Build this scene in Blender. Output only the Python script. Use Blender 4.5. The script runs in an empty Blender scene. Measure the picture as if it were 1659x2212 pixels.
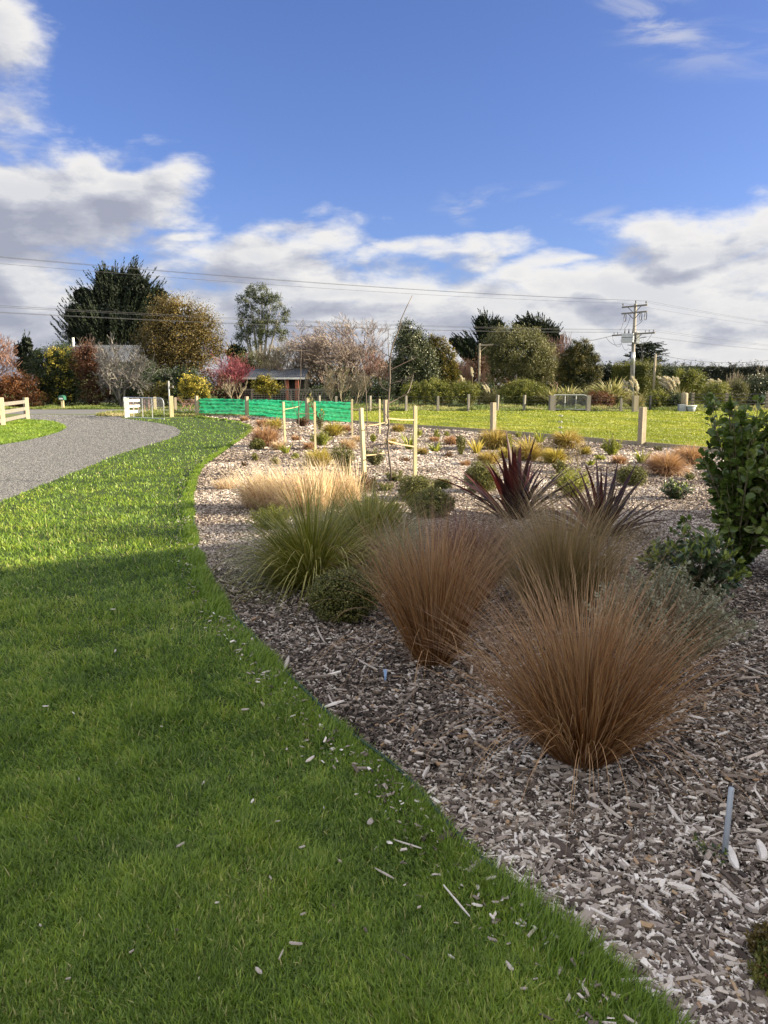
import bpy, math, random
import numpy as np
from math import sin, cos, pi, radians, atan2, asin, sqrt
R = np.random.default_rng(7)
random.seed(7)
# ---------------------------------------------------------------- camera
F, CU, CV, PITCH, EYE = 1662.0, 829.5, 1106.0, radians(9.36), 1.6
SCN = bpy.context.scene
cam_d = bpy.data.cameras.new('camera')
cam_d.sensor_fit = 'VERTICAL'; cam_d.sensor_height = 24.0; cam_d.sensor_width = 18.0
cam_d.lens = 24.0 * F / 2212.0
cam_d.clip_start = 0.05; cam_d.clip_end = 3000
cam = bpy.data.objects.new('camera', cam_d)
cam.location = (0, 0, EYE); cam.rotation_euler = (radians(90) - PITCH, 0, 0)
SCN.collection.objects.link(cam); SCN.camera = cam
SCN.view_settings.view_transform = 'Standard'; SCN.view_settings.look = 'None'
SCN.view_settings.exposure = 1.85; SCN.view_settings.gamma = 1.0
cp_, sp_ = cos(PITCH), sin(PITCH)
def P(u, v, d):
    """world point seen at (u, v) of the 1659x2212 view at ground distance d"""
    t = (CV - v) / F; s = d / (cp_ + t * sp_)
    return (s * (u - CU) / F, d, EYE + s * (-sp_ + t * cp_))
def G(u, v, z=0.0):
    """ground point seen at (u, v)"""
    t = (CV - v) / F; s = (z - EYE) / (-sp_ + t * cp_)
    return (s * (u - CU) / F, s * (cp_ + t * sp_))
def AE(u, v):
    t = (CV - v) / F; x = (u - CU) / F; y = cp_ + t * sp_; z = -sp_ + t * cp_
    return atan2(x, y), asin(z / sqrt(x * x + y * y + z * z))
# ---------------------------------------------------------------- node helper
class NT:
    def __init__(s, tree): s.t = tree; s.n = tree.nodes; s.l = tree.links
    def add(s, kind, ins=None, **kw):
        n = s.n.new(kind)
        for k, v in kw.items(): setattr(n, k, v)
        for k, v in (ins or {}).items():
            if isinstance(v, bpy.types.NodeSocket): s.l.new(v, n.inputs[k])
            else: n.inputs[k].default_value = v
        return n
    def math(s, op, a, b=0.0, c=0.0, clamp=False):
        n = s.add('ShaderNodeMath', {0: a, 1: b, 2: c}, operation=op); n.use_clamp = clamp
        return n.outputs[0]
    def mix(s, f, a, b, blend='MIX'):
        n = s.add('ShaderNodeMix', data_type='RGBA', blend_type=blend)
        for k, v in (('Factor', f), ('A', a), ('B', b)):
            i = [q for q in n.inputs if q.name == k and (k != 'Factor' or q.type == 'VALUE') and (k == 'Factor' or q.type == 'RGBA')][0]
            if isinstance(v, bpy.types.NodeSocket): s.l.new(v, i)
            else: i.default_value = v if k == 'Factor' else (tuple(v) + (1,) if len(v) == 3 else v)
        return [o for o in n.outputs if o.type == 'RGBA'][0]
    def ramp(s, f, stops):
        n = s.add('ShaderNodeValToRGB', {0: f}); e = n.color_ramp.elements
        while len(e) < len(stops): e.new(0.5)
        for q, (p, c) in zip(e, stops):
            q.position = p; q.color = tuple(c) + (1,) if len(c) == 3 else c
        return n.outputs[0]
    def sstep(s, x, a, b, lo=0.0, hi=1.0):
        n = s.add('ShaderNodeMapRange', {0: x, 1: a, 2: b, 3: lo, 4: hi}); n.interpolation_type = 'SMOOTHSTEP'
        return n.outputs[0]
    def noise(s, vec, scale, detail=4, rough=0.5, dist=0.0, w=None):
        n = s.add('ShaderNodeTexNoise', {'Scale': scale, 'Detail': detail, 'Roughness': rough, 'Distortion': dist})
        if vec is not None: s.l.new(vec, n.inputs['Vector'])
        return n.outputs[0]
# ---------------------------------------------------------------- sun and sky
SUN_AZ, SUN_EL = radians(93), radians(19)          # from the right of the view, low winter sun
sun_d = bpy.data.lights.new('sun', 'SUN'); sun_d.energy = 5.0; sun_d.angle = radians(0.55); sun_d.color = (1.0, 0.85, 0.60)
sun = bpy.data.objects.new('sun', sun_d); SCN.collection.objects.link(sun)
sdir = (sin(SUN_AZ) * cos(SUN_EL), cos(SUN_AZ) * cos(SUN_EL), sin(SUN_EL))
from mathutils import Vector
sun.rotation_euler = Vector(sdir).to_track_quat('Z', 'Y').to_euler()
sun.location = (60, 0, 30)
world = bpy.data.worlds.new('World'); SCN.world = world; world.use_nodes = True
w = NT(world.node_tree); w.n.clear()
sky = w.add('ShaderNodeTexSky', sky_type='NISHITA', sun_disc=False, sun_elevation=SUN_EL, sun_rotation=SUN_AZ,
            air_density=1.0, dust_density=1.1, ozone_density=3.5, altitude=10)
tc = w.add('ShaderNodeTexCoord').outputs['Generated']
sx = w.add('ShaderNodeSeparateXYZ', {0: tc})
az = w.math('ARCTAN2', sx.outputs[0], sx.outputs[1]); el = w.math('ARCSINE', sx.outputs[2])
ae = w.add('ShaderNodeCombineXYZ', {0: az, 1: el, 2: 0.0}).outputs[0]
# cloud field as a node group of direction (azimuth, elevation)
g = bpy.data.node_groups.new('cloud_field', 'ShaderNodeTree')
g.interface.new_socket('Vec', in_out='INPUT', socket_type='NodeSocketVector')
g.interface.new_socket('D', in_out='OUTPUT', socket_type='NodeSocketFloat')
q = NT(g); gi = g.nodes.new('NodeGroupInput'); go = g.nodes.new('NodeGroupOutput')
vin = gi.outputs[0]
sv = q.add('ShaderNodeVectorMath', {0: vin, 1: (1.0, 2.3, 1.0)}, operation='MULTIPLY').outputs[0]
warp = q.add('ShaderNodeTexNoise', {'Vector': sv, 'Scale': 5.0, 'Detail': 2})
wv = q.add('ShaderNodeVectorMath', {0: warp.outputs['Color'], 1: (0.5, 0.5, 0.5)}, operation='SUBTRACT').outputs[0]
wv = q.add('ShaderNodeVectorMath', {0: wv, 'Scale': 0.16}, operation='SCALE').outputs[0]
pv = q.add('ShaderNodeVectorMath', {0: vin, 1: wv}, operation='ADD').outputs[0]
n1 = q.noise(sv, 10.0, 9, 0.6, 0.15)
CL = [  # u, v, ru, rv, rotation, strength
 (30, 430, 330, 150, 6, 1.25), (330, 405, 150, 66, 10, 1.15), (160, 345, 120, 90, 0, 1.0), (400, 480, 90, 34, 25, .6),
 (-5, 80, 115, 95, -20, .85), (0, 270, 60, 110, 0, .3), (40, 640, 190, 90, 0, 1.0),
 (760, 645, 640, 95, -3, .9), (560, 560, 380, 72, -5, .75), (960, 530, 220, 30, 4, .65), (1350, 640, 620, 120, 3, 1.1),
 (1560, 510, 300, 85, -3, 1.0), (1180, 562, 170, 34, 5, .8), (1648, 458, 50, 34, -10, .7)]
acc = None
for (u, v, ru, rv, rot, st) in CL:
    a0, e0 = AE(u, v)
    m = q.add('ShaderNodeMapping', {0: pv, 1: (a0, e0, 0), 2: (0, 0, radians(rot)), 3: (ru / F, rv / F, 1)}, vector_type='TEXTURE')
    ln = q.add('ShaderNodeVectorMath', {0: m.outputs[0]}, operation='LENGTH').outputs['Value']
    b = q.math('MULTIPLY', q.math('SUBTRACT', 1.0, ln), st)
    acc = b if acc is None else q.math('SMOOTH_MAX', acc, b, 0.12)
el2 = q.add('ShaderNodeSeparateXYZ', {0: vin}).outputs[1]
low = q.sstep(el2, 0.17, 0.09, -1.0, 0.7)
acc = q.math('MAXIMUM', q.math('SMOOTH_MAX', acc, low, 0.2), -1.0)
d = q.math('ADD', q.math('MULTIPLY', q.math('SUBTRACT', n1, 0.5), 1.5), q.math('MULTIPLY', acc, 0.9))
q.l.new(d, go.inputs[0])
def field(vec):
    n = w.n.new('ShaderNodeGroup'); n.node_tree = g; w.l.new(vec, n.inputs[0]); return n.outputs[0]
d1 = field(ae)
off = w.add('ShaderNodeVectorMath', {0: ae, 1: (0.030, 0.022, 0)}, operation='ADD').outputs[0]
d2 = field(off)
mask = w.sstep(d1, -0.05, 0.50)
soft = w.noise(w.add('ShaderNodeVectorMath', {0: ae, 1: (1.0, 3.4, 1.0)}, operation='MULTIPLY').outputs[0], 7.0, 5, 0.5, 0.3)
lit = w.math('ADD', w.math('MULTIPLY', w.math('SUBTRACT', d1, d2), 1.3), w.math('MULTIPLY', w.math('SUBTRACT', soft, 0.5), 1.5))
azr = w.sstep(az, -0.42, 0.40, -0.20, 0.26)
lit = w.math('ADD', w.math('ADD', lit, 0.62), azr, clamp=True)
thick = w.sstep(d1, 0.2, 1.0, 0.0, 0.34)
lit = w.math('SUBTRACT', lit, thick, clamp=True)
ccol = w.ramp(lit, [(0.0, (2.15, 2.25, 2.72)), (0.4, (3.0, 3.08, 3.45)), (0.68, (4.2, 4.2, 4.3)), (1.0, (5.4, 5.25, 5.0))])
skyc = w.mix(1.0, sky.outputs[0], (0.80, .80, 1.12), 'MULTIPLY')
fin = w.mix(w.math('MULTIPLY', mask, 0.96), skyc, ccol)
# thin high wisps
wn = w.noise(w.add('ShaderNodeMapping', {0: ae, 2: (0, 0, radians(28)), 3: (4.0, 15.0, 1)}).outputs[0], 1.6, 6, .6, .8)
wm = None
for (u, v, ru, rv, rot, st) in [(1400, 30, 190, 60, -32, .75), (1540, 110, 220, 60, -15, .3), (1035, 428, 110, 24, 10, .7), (990, 458, 60, 22, -42, .55), (1130, 412, 90, 14, 8, .4), (25, 240, 80, 120, 0, .5), (1290, 468, 60, 14, 15, .4)]:
    a0, e0 = AE(u, v); m = w.add('ShaderNodeMapping', {0: ae, 1: (a0, e0, 0), 2: (0, 0, radians(rot)), 3: (ru / F, rv / F, 1)}, vector_type='TEXTURE')
    b = w.sstep(w.add('ShaderNodeVectorMath', {0: m.outputs[0]}, operation='LENGTH').outputs['Value'], 1.15, 0.1, 0.0, st); wm = b if wm is None else w.math('MAXIMUM', wm, b)
fin = w.mix(w.math('MULTIPLY', wm, w.sstep(wn, .40, .66)), fin, (3.9, 3.95, 4.3))
# added bright clouds, out of view overhead and behind, to fill the shade
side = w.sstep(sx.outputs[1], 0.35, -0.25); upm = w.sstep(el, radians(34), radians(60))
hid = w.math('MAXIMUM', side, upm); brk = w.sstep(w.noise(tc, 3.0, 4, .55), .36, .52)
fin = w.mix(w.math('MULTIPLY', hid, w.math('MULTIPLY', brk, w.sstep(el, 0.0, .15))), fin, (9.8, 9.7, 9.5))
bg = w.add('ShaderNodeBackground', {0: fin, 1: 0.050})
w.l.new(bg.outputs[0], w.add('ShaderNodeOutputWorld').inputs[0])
# ================================================================ mesh and material helpers
COL = SCN.collection
def np3(a): return np.asarray(a, dtype=np.float64).reshape(-1, 3)
class MB:
    """collects arrays of vertices with quads and triangles and links them as ONE mesh object"""
    def __init__(s): s.V = []; s.Q = []; s.T = []; s.r = []; s.t = []; s.n = 0
    def add(s, V, Q=None, T=None, rnd=0.5, tip=0.0):
        V = np3(V); k = len(V); s.V.append(V)
        if Q is not None and len(Q): s.Q.append(np.asarray(Q, dtype=np.int64).reshape(-1, 4) + s.n)
        if T is not None and len(T): s.T.append(np.asarray(T, dtype=np.int64).reshape(-1, 3) + s.n)
        s.r.append(np.broadcast_to(np.asarray(rnd, float).ravel(), (k,)) if np.size(rnd) in (1, k) else np.repeat(np.asarray(rnd, float).ravel(), k // np.size(rnd)))
        s.t.append(np.broadcast_to(np.asarray(tip, float).ravel(), (k,)))
        s.n += k; return s
    def build(s, name, mat, parent=None, smooth=False, loc=None):
        V = np.concatenate(s.V); Q = np.concatenate(s.Q) if s.Q else np.zeros((0, 4), int); T = np.concatenate(s.T) if s.T else np.zeros((0, 3), int)
        me = bpy.data.meshes.new(name); nq, nt = len(Q), len(T)
        me.vertices.add(len(V)); me.vertices.foreach_set('co', V.astype(np.float32).ravel())
        me.loops.add(nq * 4 + nt * 3); me.polygons.add(nq + nt)
        me.loops.foreach_set('vertex_index', np.concatenate([Q.ravel(), T.ravel()]).astype(np.int32))
        ls = np.concatenate([np.arange(nq) * 4, nq * 4 + np.arange(nt) * 3]).astype(np.int32)
        me.polygons.foreach_set('loop_start', ls)
        me.polygons.foreach_set('use_smooth', np.full(nq + nt, smooth))
        for nm, arr in (('rnd', s.r), ('tip', s.t)):
            a = me.attributes.new(nm, 'FLOAT', 'POINT'); a.data.foreach_set('value', np.concatenate(arr).astype(np.float32))
        me.update(calc_edges=True)
        if mat: me.materials.append(mat)
        o = bpy.data.objects.new(name, me); COL.objects.link(o)
        if parent: o.parent = parent
        if loc is not None: o.location = loc
        return o
def tag(o, label=None, cat=None, group=None, kind=None):
    for k, v in (('label', label), ('category', cat), ('group', group), ('kind', kind)):
        if v: o[k] = v
    return o
def thing(name, label, cat, loc=(0, 0, 0), rz=0.0, group=None):
    o = bpy.data.objects.new(name, None); COL.objects.link(o); o.empty_display_size = .2
    o.location = loc if len(loc) == 3 else (loc[0], loc[1], 0); o.rotation_euler = (0, 0, rz)
    return tag(o, label, cat, group)
def copy_tree(o, parent=None):
    c = o.copy(); COL.objects.link(c)
    if parent: c.parent = parent
    for ch in list(o.children): copy_tree(ch, c)
    return c
def vnoise(x, y, sc, seed=0):
    x = np.asarray(x) * sc + seed * 17.3; y = np.asarray(y) * sc - seed * 9.7
    xi = np.floor(x).astype(np.int64); yi = np.floor(y).astype(np.int64); fx = x - xi; fy = y - yi
    fx = fx * fx * (3 - 2 * fx); fy = fy * fy * (3 - 2 * fy)
    def h(a, b):
        n = (a * 374761393 + b * 668265263 + seed * 69069) & 0x7fffffff
        n = ((n ^ (n >> 13)) * 1274126177) & 0x7fffffff
        return ((n ^ (n >> 16)) & 0xffff) / 65535.0
    return (h(xi, yi) * (1 - fx) + h(xi + 1, yi) * fx) * (1 - fy) + (h(xi, yi + 1) * (1 - fx) + h(xi + 1, yi + 1) * fx) * fy
def unit(v): return v / np.maximum(np.linalg.norm(v, axis=-1, keepdims=True), 1e-9)
def rdir(n, up=0.0, rg=R):
    v = rg.normal(size=(n, 3)); v[:, 2] += up; return unit(v)
def inpoly(u, v, poly):
    p = np.asarray(poly, float); ins = np.zeros(len(u), bool); j = len(p) - 1
    for i in range(len(p)):
        xi, yi = p[i]; xj, yj = p[j]
        c = ((yi > v) != (yj > v)) & (u < (xj - xi) * (v - yi) / (yj - yi + 1e-12) + xi)
        ins ^= c; j = i
    return ins
def box(x0, x1, y0, y1, z0, z1, bev=0.0):
    V = [(x0, y0, z0), (x1, y0, z0), (x1, y1, z0), (x0, y1, z0), (x0, y0, z1), (x1, y0, z1), (x1, y1, z1), (x0, y1, z1)]
    Q = [(0, 3, 2, 1), (4, 5, 6, 7), (0, 1, 5, 4), (1, 2, 6, 5), (2, 3, 7, 6), (3, 0, 4, 7)]
    if bev:  # chamfered top
        V = V[:4] + [(x0, y0, z1 - bev), (x1, y0, z1 - bev), (x1, y1, z1 - bev), (x0, y1, z1 - bev), (x0 + bev, y0 + bev, z1), (x1 - bev, y0 + bev, z1), (x1 - bev, y1 - bev, z1), (x0 + bev, y1 - bev, z1)]
        Q = [(0, 3, 2, 1), (0, 1, 5, 4), (1, 2, 6, 5), (2, 3, 7, 6), (3, 0, 4, 7), (8, 9, 10, 11), (4, 5, 9, 8), (5, 6, 10, 9), (6, 7, 11, 10), (7, 4, 8, 11)]
    return V, Q
def beam(a, b, w, h=None):
    """rectangular bar from a to b"""
    a = np.array(a, float); b = np.array(b, float); h = h or w; d = unit(b - a)
    s = np.cross(d, (0, 0, 1.0))
    if np.linalg.norm(s) < .05: s = np.array((1.0, 0, 0))
    s = unit(s); t = np.cross(s, d)
    V = [p + s * i * w / 2 + t * j * h / 2 for p in (a, b) for i, j in ((-1, -1), (1, -1), (1, 1), (-1, 1))]
    return V, [(0, 1, 2, 3), (7, 6, 5, 4), (0, 4, 5, 1), (1, 5, 6, 2), (2, 6, 7, 3), (3, 7, 4, 0)]
def tubes(mb, A, B, ra, rb, sides=3, rnd=0.5):
    A = np3(A); B = np3(B); n = len(A); ra = np.broadcast_to(ra, (n,)); rb = np.broadcast_to(rb, (n,))
    d = unit(B - A); ref = np.where(np.abs(d[:, 2:3]) > .9, np.array([[1.0, 0, 0]]), np.array([[0, 0, 1.0]]))
    s = unit(np.cross(d, ref)); t = np.cross(s, d)
    an = np.arange(sides) * 2 * pi / sides; c = np.cos(an)[None, :, None]; sn = np.sin(an)[None, :, None]
    ring = s[:, None] * c + t[:, None] * sn
    V = np.concatenate([A[:, None] + ring * ra[:, None, None], B[:, None] + ring * rb[:, None, None]], 1).reshape(-1, 3)
    k = np.arange(sides); k2 = (k + 1) % sides
    q = np.stack([k, k2, k2 + sides, k + sides], 1)[None] + (np.arange(n) * 2 * sides)[:, None, None]
    mb.add(V, q.reshape(-1, 4), rnd=np.repeat(np.broadcast_to(rnd, (n,)), 2 * sides)); return mb
def pipe(mb, pts, r, sides=5, rnd=.5):
    """polyline tube with shared rings"""
    P_ = np3(pts); n = len(P_); d = unit(np.gradient(P_, axis=0)); r = np.broadcast_to(r, (n,))
    ref = np.array([0, 0, 1.0]) if abs(d[:, 2]).mean() < .8 else np.array([1.0, 0, 0])
    s = unit(np.cross(d, ref)); t = np.cross(s, d); an = np.arange(sides) * 2 * pi / sides
    V = P_[:, None] + (s[:, None] * np.cos(an)[None, :, None] + t[:, None] * np.sin(an)[None, :, None]) * r[:, None, None]
    Q = [(i * sides + k, i * sides + (k + 1) % sides, (i + 1) * sides + (k + 1) % sides, (i + 1) * sides + k) for i in range(n - 1) for k in range(sides)]
    T = [(0, k + 1, k) for k in range(1, sides - 1)] + [((n - 1) * sides, (n - 1) * sides + k, (n - 1) * sides + k + 1) for k in range(1, sides - 1)]
    mb.add(V.reshape(-1, 3), Q, T, rnd=rnd); return mb
def strips(mb, base, az, th0, bend, L, W, segs=4, rnd=None, wind=(0, 0), power=1.6, fold=0.0, twist=None, rg=R, basew=1.0, wob=0.0):
    """N grass blades: base points, azimuth, start lean, extra lean at the tip, length, width"""
    n = len(base); L = np.broadcast_to(L, (n,)); W = np.broadcast_to(W, (n,)); th0 = np.broadcast_to(th0, (n,)); bend = np.broadcast_to(bend, (n,))
    ts = np.linspace(0, 1, segs + 1); pos = np.array(base, float).copy(); pts = [pos.copy()]
    hx, hy = np.cos(az), np.sin(az); hx0, hy0 = hx, hy
    for i in range(segs):
        tm = (ts[i] + ts[i + 1]) / 2; th = th0 + bend * tm ** power
        st = L / segs
        if wob: hx = hx + rg.normal(0, wob, n); hy = hy + rg.normal(0, wob, n); th = th + rg.normal(0, wob * .5, n)
        dx = np.sin(th) * hx + wind[0] * tm; dy = np.sin(th) * hy + wind[1] * tm; dz = np.cos(th)
        nn = np.sqrt(dx * dx + dy * dy + dz * dz)
        pos = pos + np.stack([dx / nn * st, dy / nn * st, dz / nn * st], 1); pts.append(pos.copy())
    pts = np.stack(pts, 1)
    if twist is None: twist = rg.uniform(-1.2, 1.2, n)
    wx = -np.sin(az + twist); wy = np.cos(az + twist); wd = np.stack([wx, wy, np.zeros(n)], 1)
    wp = np.clip(np.minimum(1.0, (1 - ts) * 2.2 + .06), 0, 1) * (basew + (1 - basew) * np.minimum(ts * 3, 1))
    off = wd[:, None] * (W[:, None] * wp[None] / 2)[..., None]
    if rnd is None: rnd = rg.random(n)
    if fold == 0:
        V = np.stack([pts - off, pts + off], 2).reshape(n, -1, 3); k = 2 * (segs + 1); a = np.arange(segs) * 2
        q = np.stack([a, a + 1, a + 3, a + 2], 1)
    else:
        low = np.zeros_like(off); low[..., 2] = -fold * (W[:, None] * wp[None]); low[..., 0] = -fold * .6 * (W[:, None] * wp[None]) * hx0[:, None]; low[..., 1] = -fold * .6 * (W[:, None] * wp[None]) * hy0[:, None]
        V = np.stack([pts - off, pts + low, pts + off], 2).reshape(n, -1, 3); k = 3 * (segs + 1); a = np.arange(segs) * 3
        q = np.concatenate([np.stack([a, a + 1, a + 4, a + 3], 1), np.stack([a + 1, a + 2, a + 5, a + 4], 1)])
    Q = (q[None] + (np.arange(n) * k)[:, None, None]).reshape(-1, 4)
    per = k // (segs + 1)
    mb.add(V.reshape(-1, 3), Q, rnd=np.repeat(rnd, k), tip=np.tile(np.repeat(ts, per), n)); return mb
def leaves(mb, C, L, W, axis=None, rnd=None, up=0.0, rg=R, poly=False):
    """leaf shapes centred at C: a folded rhombus, or an eight-point oval leaf"""
    C = np3(C); n = len(C); L = np.broadcast_to(L, (n,))[:, None]; W = np.broadcast_to(W, (n,))[:, None]
    a = rdir(n, 0, rg) if axis is None else unit(np.asarray(axis))
    nr = rdir(n, up, rg); b = unit(np.cross(a, nr)); nn = np.cross(b, a)
    if rnd is None: rnd = rg.random(n)
    if not poly:
        V = np.stack([C - a * L / 2, C + b * W / 2 + nn * W * .12, C + a * L / 2, C - b * W / 2 + nn * W * .12], 1).reshape(-1, 3)
        Q = (np.arange(4)[None] + (np.arange(n) * 4)[:, None])
        mb.add(V, Q, rnd=np.repeat(rnd, 4), tip=np.tile([0, .5, 1, .5], n))
    else:
        p = lambda t, w, h: C + a * L * (t - .5) + b * W * w + nn * W * h
        V = np.stack([p(0, 0, 0), p(.32, -.5, .16), p(.32, 0, 0), p(.32, .5, .16), p(.72, -.42, .1), p(.72, 0, -.04), p(.72, .42, .1), p(1, 0, -.12)], 1).reshape(-1, 3)
        o = (np.arange(n) * 8)[:, None, None]
        mb.add(V, (np.array([[1, 2, 5, 4], [2, 3, 6, 5]])[None] + o).reshape(-1, 4), (np.array([[0, 2, 1], [0, 3, 2], [4, 5, 7], [5, 6, 7]])[None] + o).reshape(-1, 3), rnd=np.repeat(rnd, 8), tip=np.tile([0, .3, .3, .3, .7, .7, .7, 1], n))
    return mb
def blobpts(blobs, n, shell=.55, rg=R, upper=False):
    """points in ellipsoids (x,y,z,rx,ry,rz); returns points, outward normals"""
    B = np.asarray(blobs, float); vol = (B[:, 3] * B[:, 4] * B[:, 5]) ** .67; pick = rg.choice(len(B), n, p=vol / vol.sum())
    d = rdir(n, .35 if upper else 0, rg); r = shell + (1 - shell) * rg.random(n) ** .6
    b = B[pick]; return b[:, :3] + d * r[:, None] * b[:, 3:6], unit(d / b[:, 3:6])
def clumpy(mb, blobs, nclump, nleaf, cr, L, W, shell=.6, rg=R, up=0.4, poly=False, flat=1.0, out=0.0, zmin=None, tone=.5):
    c, nr = blobpts(blobs, nclump, shell, rg)
    tonec = rg.random(nclump)
    k = rg.integers(0, nclump, nclump * nleaf)
    off = rg.normal(size=(len(k), 3)) * cr * .55 * (.6 + .8 * rg.random((len(k), 1))); off[:, 2] *= flat
    p = c[k] + off + nr[k] * cr * .3
    ax = rdir(len(k), 0, rg) + nr[k] * out
    rn = np.clip(tonec[k] * tone + (1 - tone) * rg.random(len(k)), 0, 1)
    if zmin is not None:
        m = p[:, 2] > zmin; p, ax, rn = p[m], ax[m], rn[m]
    leaves(mb, p, L * rg.uniform(.7, 1.3, len(p)), W * rg.uniform(.7, 1.3, len(p)), axis=ax, rnd=rn, up=up, rg=rg, poly=poly); return mb
def branches(start, dirn, length, rad, depth, rg, kids=(3, 5), spread=.6, ratio=.68, up=.15, wig=.18, nseg=3, rr=.6, lean=(0, 0, 0)):
    """recursive limbs; returns segment lists A,B,ra,rb,level"""
    A, B, ra, rb, lv = [], [], [], [], []
    stack = [(np.array(start, float), unit(np.array(dirn, float)), length, rad, 0)]
    while stack:
        p, d, L, r, l = stack.pop(); pts = [p]
        for i in range(nseg):
            d = unit(d + rg.normal(size=3) * wig + np.array([0, 0, up]) + np.array(lean)); q_ = pts[-1] + d * L / nseg
            f0 = 1 - i / nseg * .45; f1 = 1 - (i + 1) / nseg * .45
            A.append(pts[-1]); B.append(q_); ra.append(r * f0); rb.append(r * f1); lv.append(l); pts.append(q_)
        if l < depth:
            for _ in range(rg.integers(kids[0], kids[1] + 1)):
                t = rg.uniform(.35, 1.0); i = min(int(t * nseg), nseg - 1); q_ = pts[i] + (pts[i + 1] - pts[i]) * (t * nseg - i)
                e = rg.normal(size=3); e = unit(e - d * e.dot(d)); nd = unit(d + e * spread * rg.uniform(.7, 1.4))
                stack.append((q_, nd, L * ratio * rg.uniform(.75, 1.2), r * rr, l + 1))
    return np.array(A), np.array(B), np.array(ra), np.array(rb), np.array(lv)
def sweep(mb, seg, minr=0.0, rg=R):
    A, B, ra, rb, lv = seg; ra = np.maximum(ra, minr); rb = np.maximum(rb, minr * .7)
    big = lv < 2
    if big.any(): tubes(mb, A[big], B[big], ra[big], rb[big], 6, rg.random(big.sum()))
    if (~big).any(): tubes(mb, A[~big], B[~big], ra[~big], rb[~big], 3, rg.random((~big).sum()))
    return mb
# ---------------------------------------------------------------- materials
def mat(name):
    m = bpy.data.materials.new(name); m.use_nodes = True; n = NT(m.node_tree); n.n.clear()
    return m, n, n.add('ShaderNodeOutputMaterial')
def leafmat(name, stops, tipc=None, trans=.25, rough=.5, spec=.35, tipf=.5, basec=None):
    m, n, out = mat(name)
    r = n.add('ShaderNodeAttribute', attribute_name='rnd').outputs['Fac']
    k = len(stops); c = n.ramp(r, [(i / (k - 1), s) for i, s in enumerate(stops)])
    t = n.add('ShaderNodeAttribute', attribute_name='tip').outputs['Fac']
    if tipc: c = n.mix(n.sstep(t, .32, .95, 0, tipf), c, tipc)
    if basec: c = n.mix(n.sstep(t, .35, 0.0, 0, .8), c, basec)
    b = n.add('ShaderNodeBsdfPrincipled', {'Base Color': c, 'Roughness': rough, 'Specular IOR Level': spec})
    if trans > 0:
        tr = n.add('ShaderNodeBsdfTranslucent', {0: n.mix(1.0, c, (1.15, 1.15, .8), 'MULTIPLY')})
        x = n.add('ShaderNodeMixShader', {0: trans, 1: b.outputs[0], 2: tr.outputs[0]}); n.l.new(x.outputs[0], out.inputs[0])
    else: n.l.new(b.outputs[0], out.inputs[0])
    return m
def surf(name, c1, c2, scale=4.0, rough=.8, stretch=(1, 1, 1), bump=.3, bscale=None, metal=0.0, spec=.3, rnd=False, trans=0.0, detail=6, c3=None):
    """two- or three-tone noise surface with a little relief"""
    m, n, out = mat(name)
    co = n.add('ShaderNodeTexCoord').outputs['Object']
    co = n.add('ShaderNodeMapping', {0: co, 3: stretch}).outputs[0]
    f = n.noise(co, scale, detail, .6)
    if rnd: f = n.math('ADD', n.math('MULTIPLY', f, .45), n.math('MULTIPLY', n.add('ShaderNodeAttribute', attribute_name='rnd').outputs['Fac'], .55))
    st = [(.3, c1), (.7, c2)] if c3 is None else [(.28, c1), (.5, c2), (.75, c3)]
    c = n.ramp(f, st)
    b = n.add('ShaderNodeBsdfPrincipled', {'Base Color': c, 'Roughness': rough, 'Metallic': metal, 'Specular IOR Level': spec})
    if bump:
        h = n.noise(co, bscale or scale * 5, 4, .6)
        bp = n.add('ShaderNodeBump', {'Strength': bump, 'Distance': .01, 'Height': h}); n.l.new(bp.outputs[0], b.inputs['Normal'])
    if trans:
        tr = n.add('ShaderNodeBsdfTranslucent', {0: c}); x = n.add('ShaderNodeMixShader', {0: trans, 1: b.outputs[0], 2: tr.outputs[0]}); n.l.new(x.outputs[0], out.inputs[0])
    else: n.l.new(b.outputs[0], out.inputs[0])
    return m
M = {}
M['bark'] = surf('bark', (.05, .04, .03), (.16, .13, .10), 6, .9, (1, 1, .3), .5)
M['greybark'] = surf('grey_bark', (.13, .12, .11), (.30, .28, .25), 8, .9, (1, 1, .3), .3, rnd=True)
M['wood_pale'] = surf('pale_pine', (.32, .27, .15), (.50, .44, .27), 5, .75, (6, 6, .5), .2)
M['wood_grey'] = surf('weathered_pine', (.19, .16, .11), (.34, .29, .21), 5, .85, (6, 6, .5), .35)
M['wood_white'] = surf('white_painted_wood', (.55, .54, .50), (.75, .74, .70), 5, .7, (1, 1, 1), .2)
M['wood_old'] = surf('old_grey_timber', (.11, .10, .085), (.24, .22, .19), 4, .9, (6, 6, .5), .4)
M['galv'] = surf('galvanised_steel', (.42, .43, .44), (.60, .61, .62), 12, .42, (1, 1, 1), .1, metal=.6)
M['dark_metal'] = surf('dark_iron', (.03, .03, .035), (.07, .07, .075), 12, .5, metal=.4)
M['wire'] = surf('wire', (.045, .045, .05), (.08, .08, .085), 5, .5, bump=0)
M['wire_pale'] = surf('pale_wire', (.25, .25, .26), (.42, .42, .43), 5, .4, bump=0, metal=.5)
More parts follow.
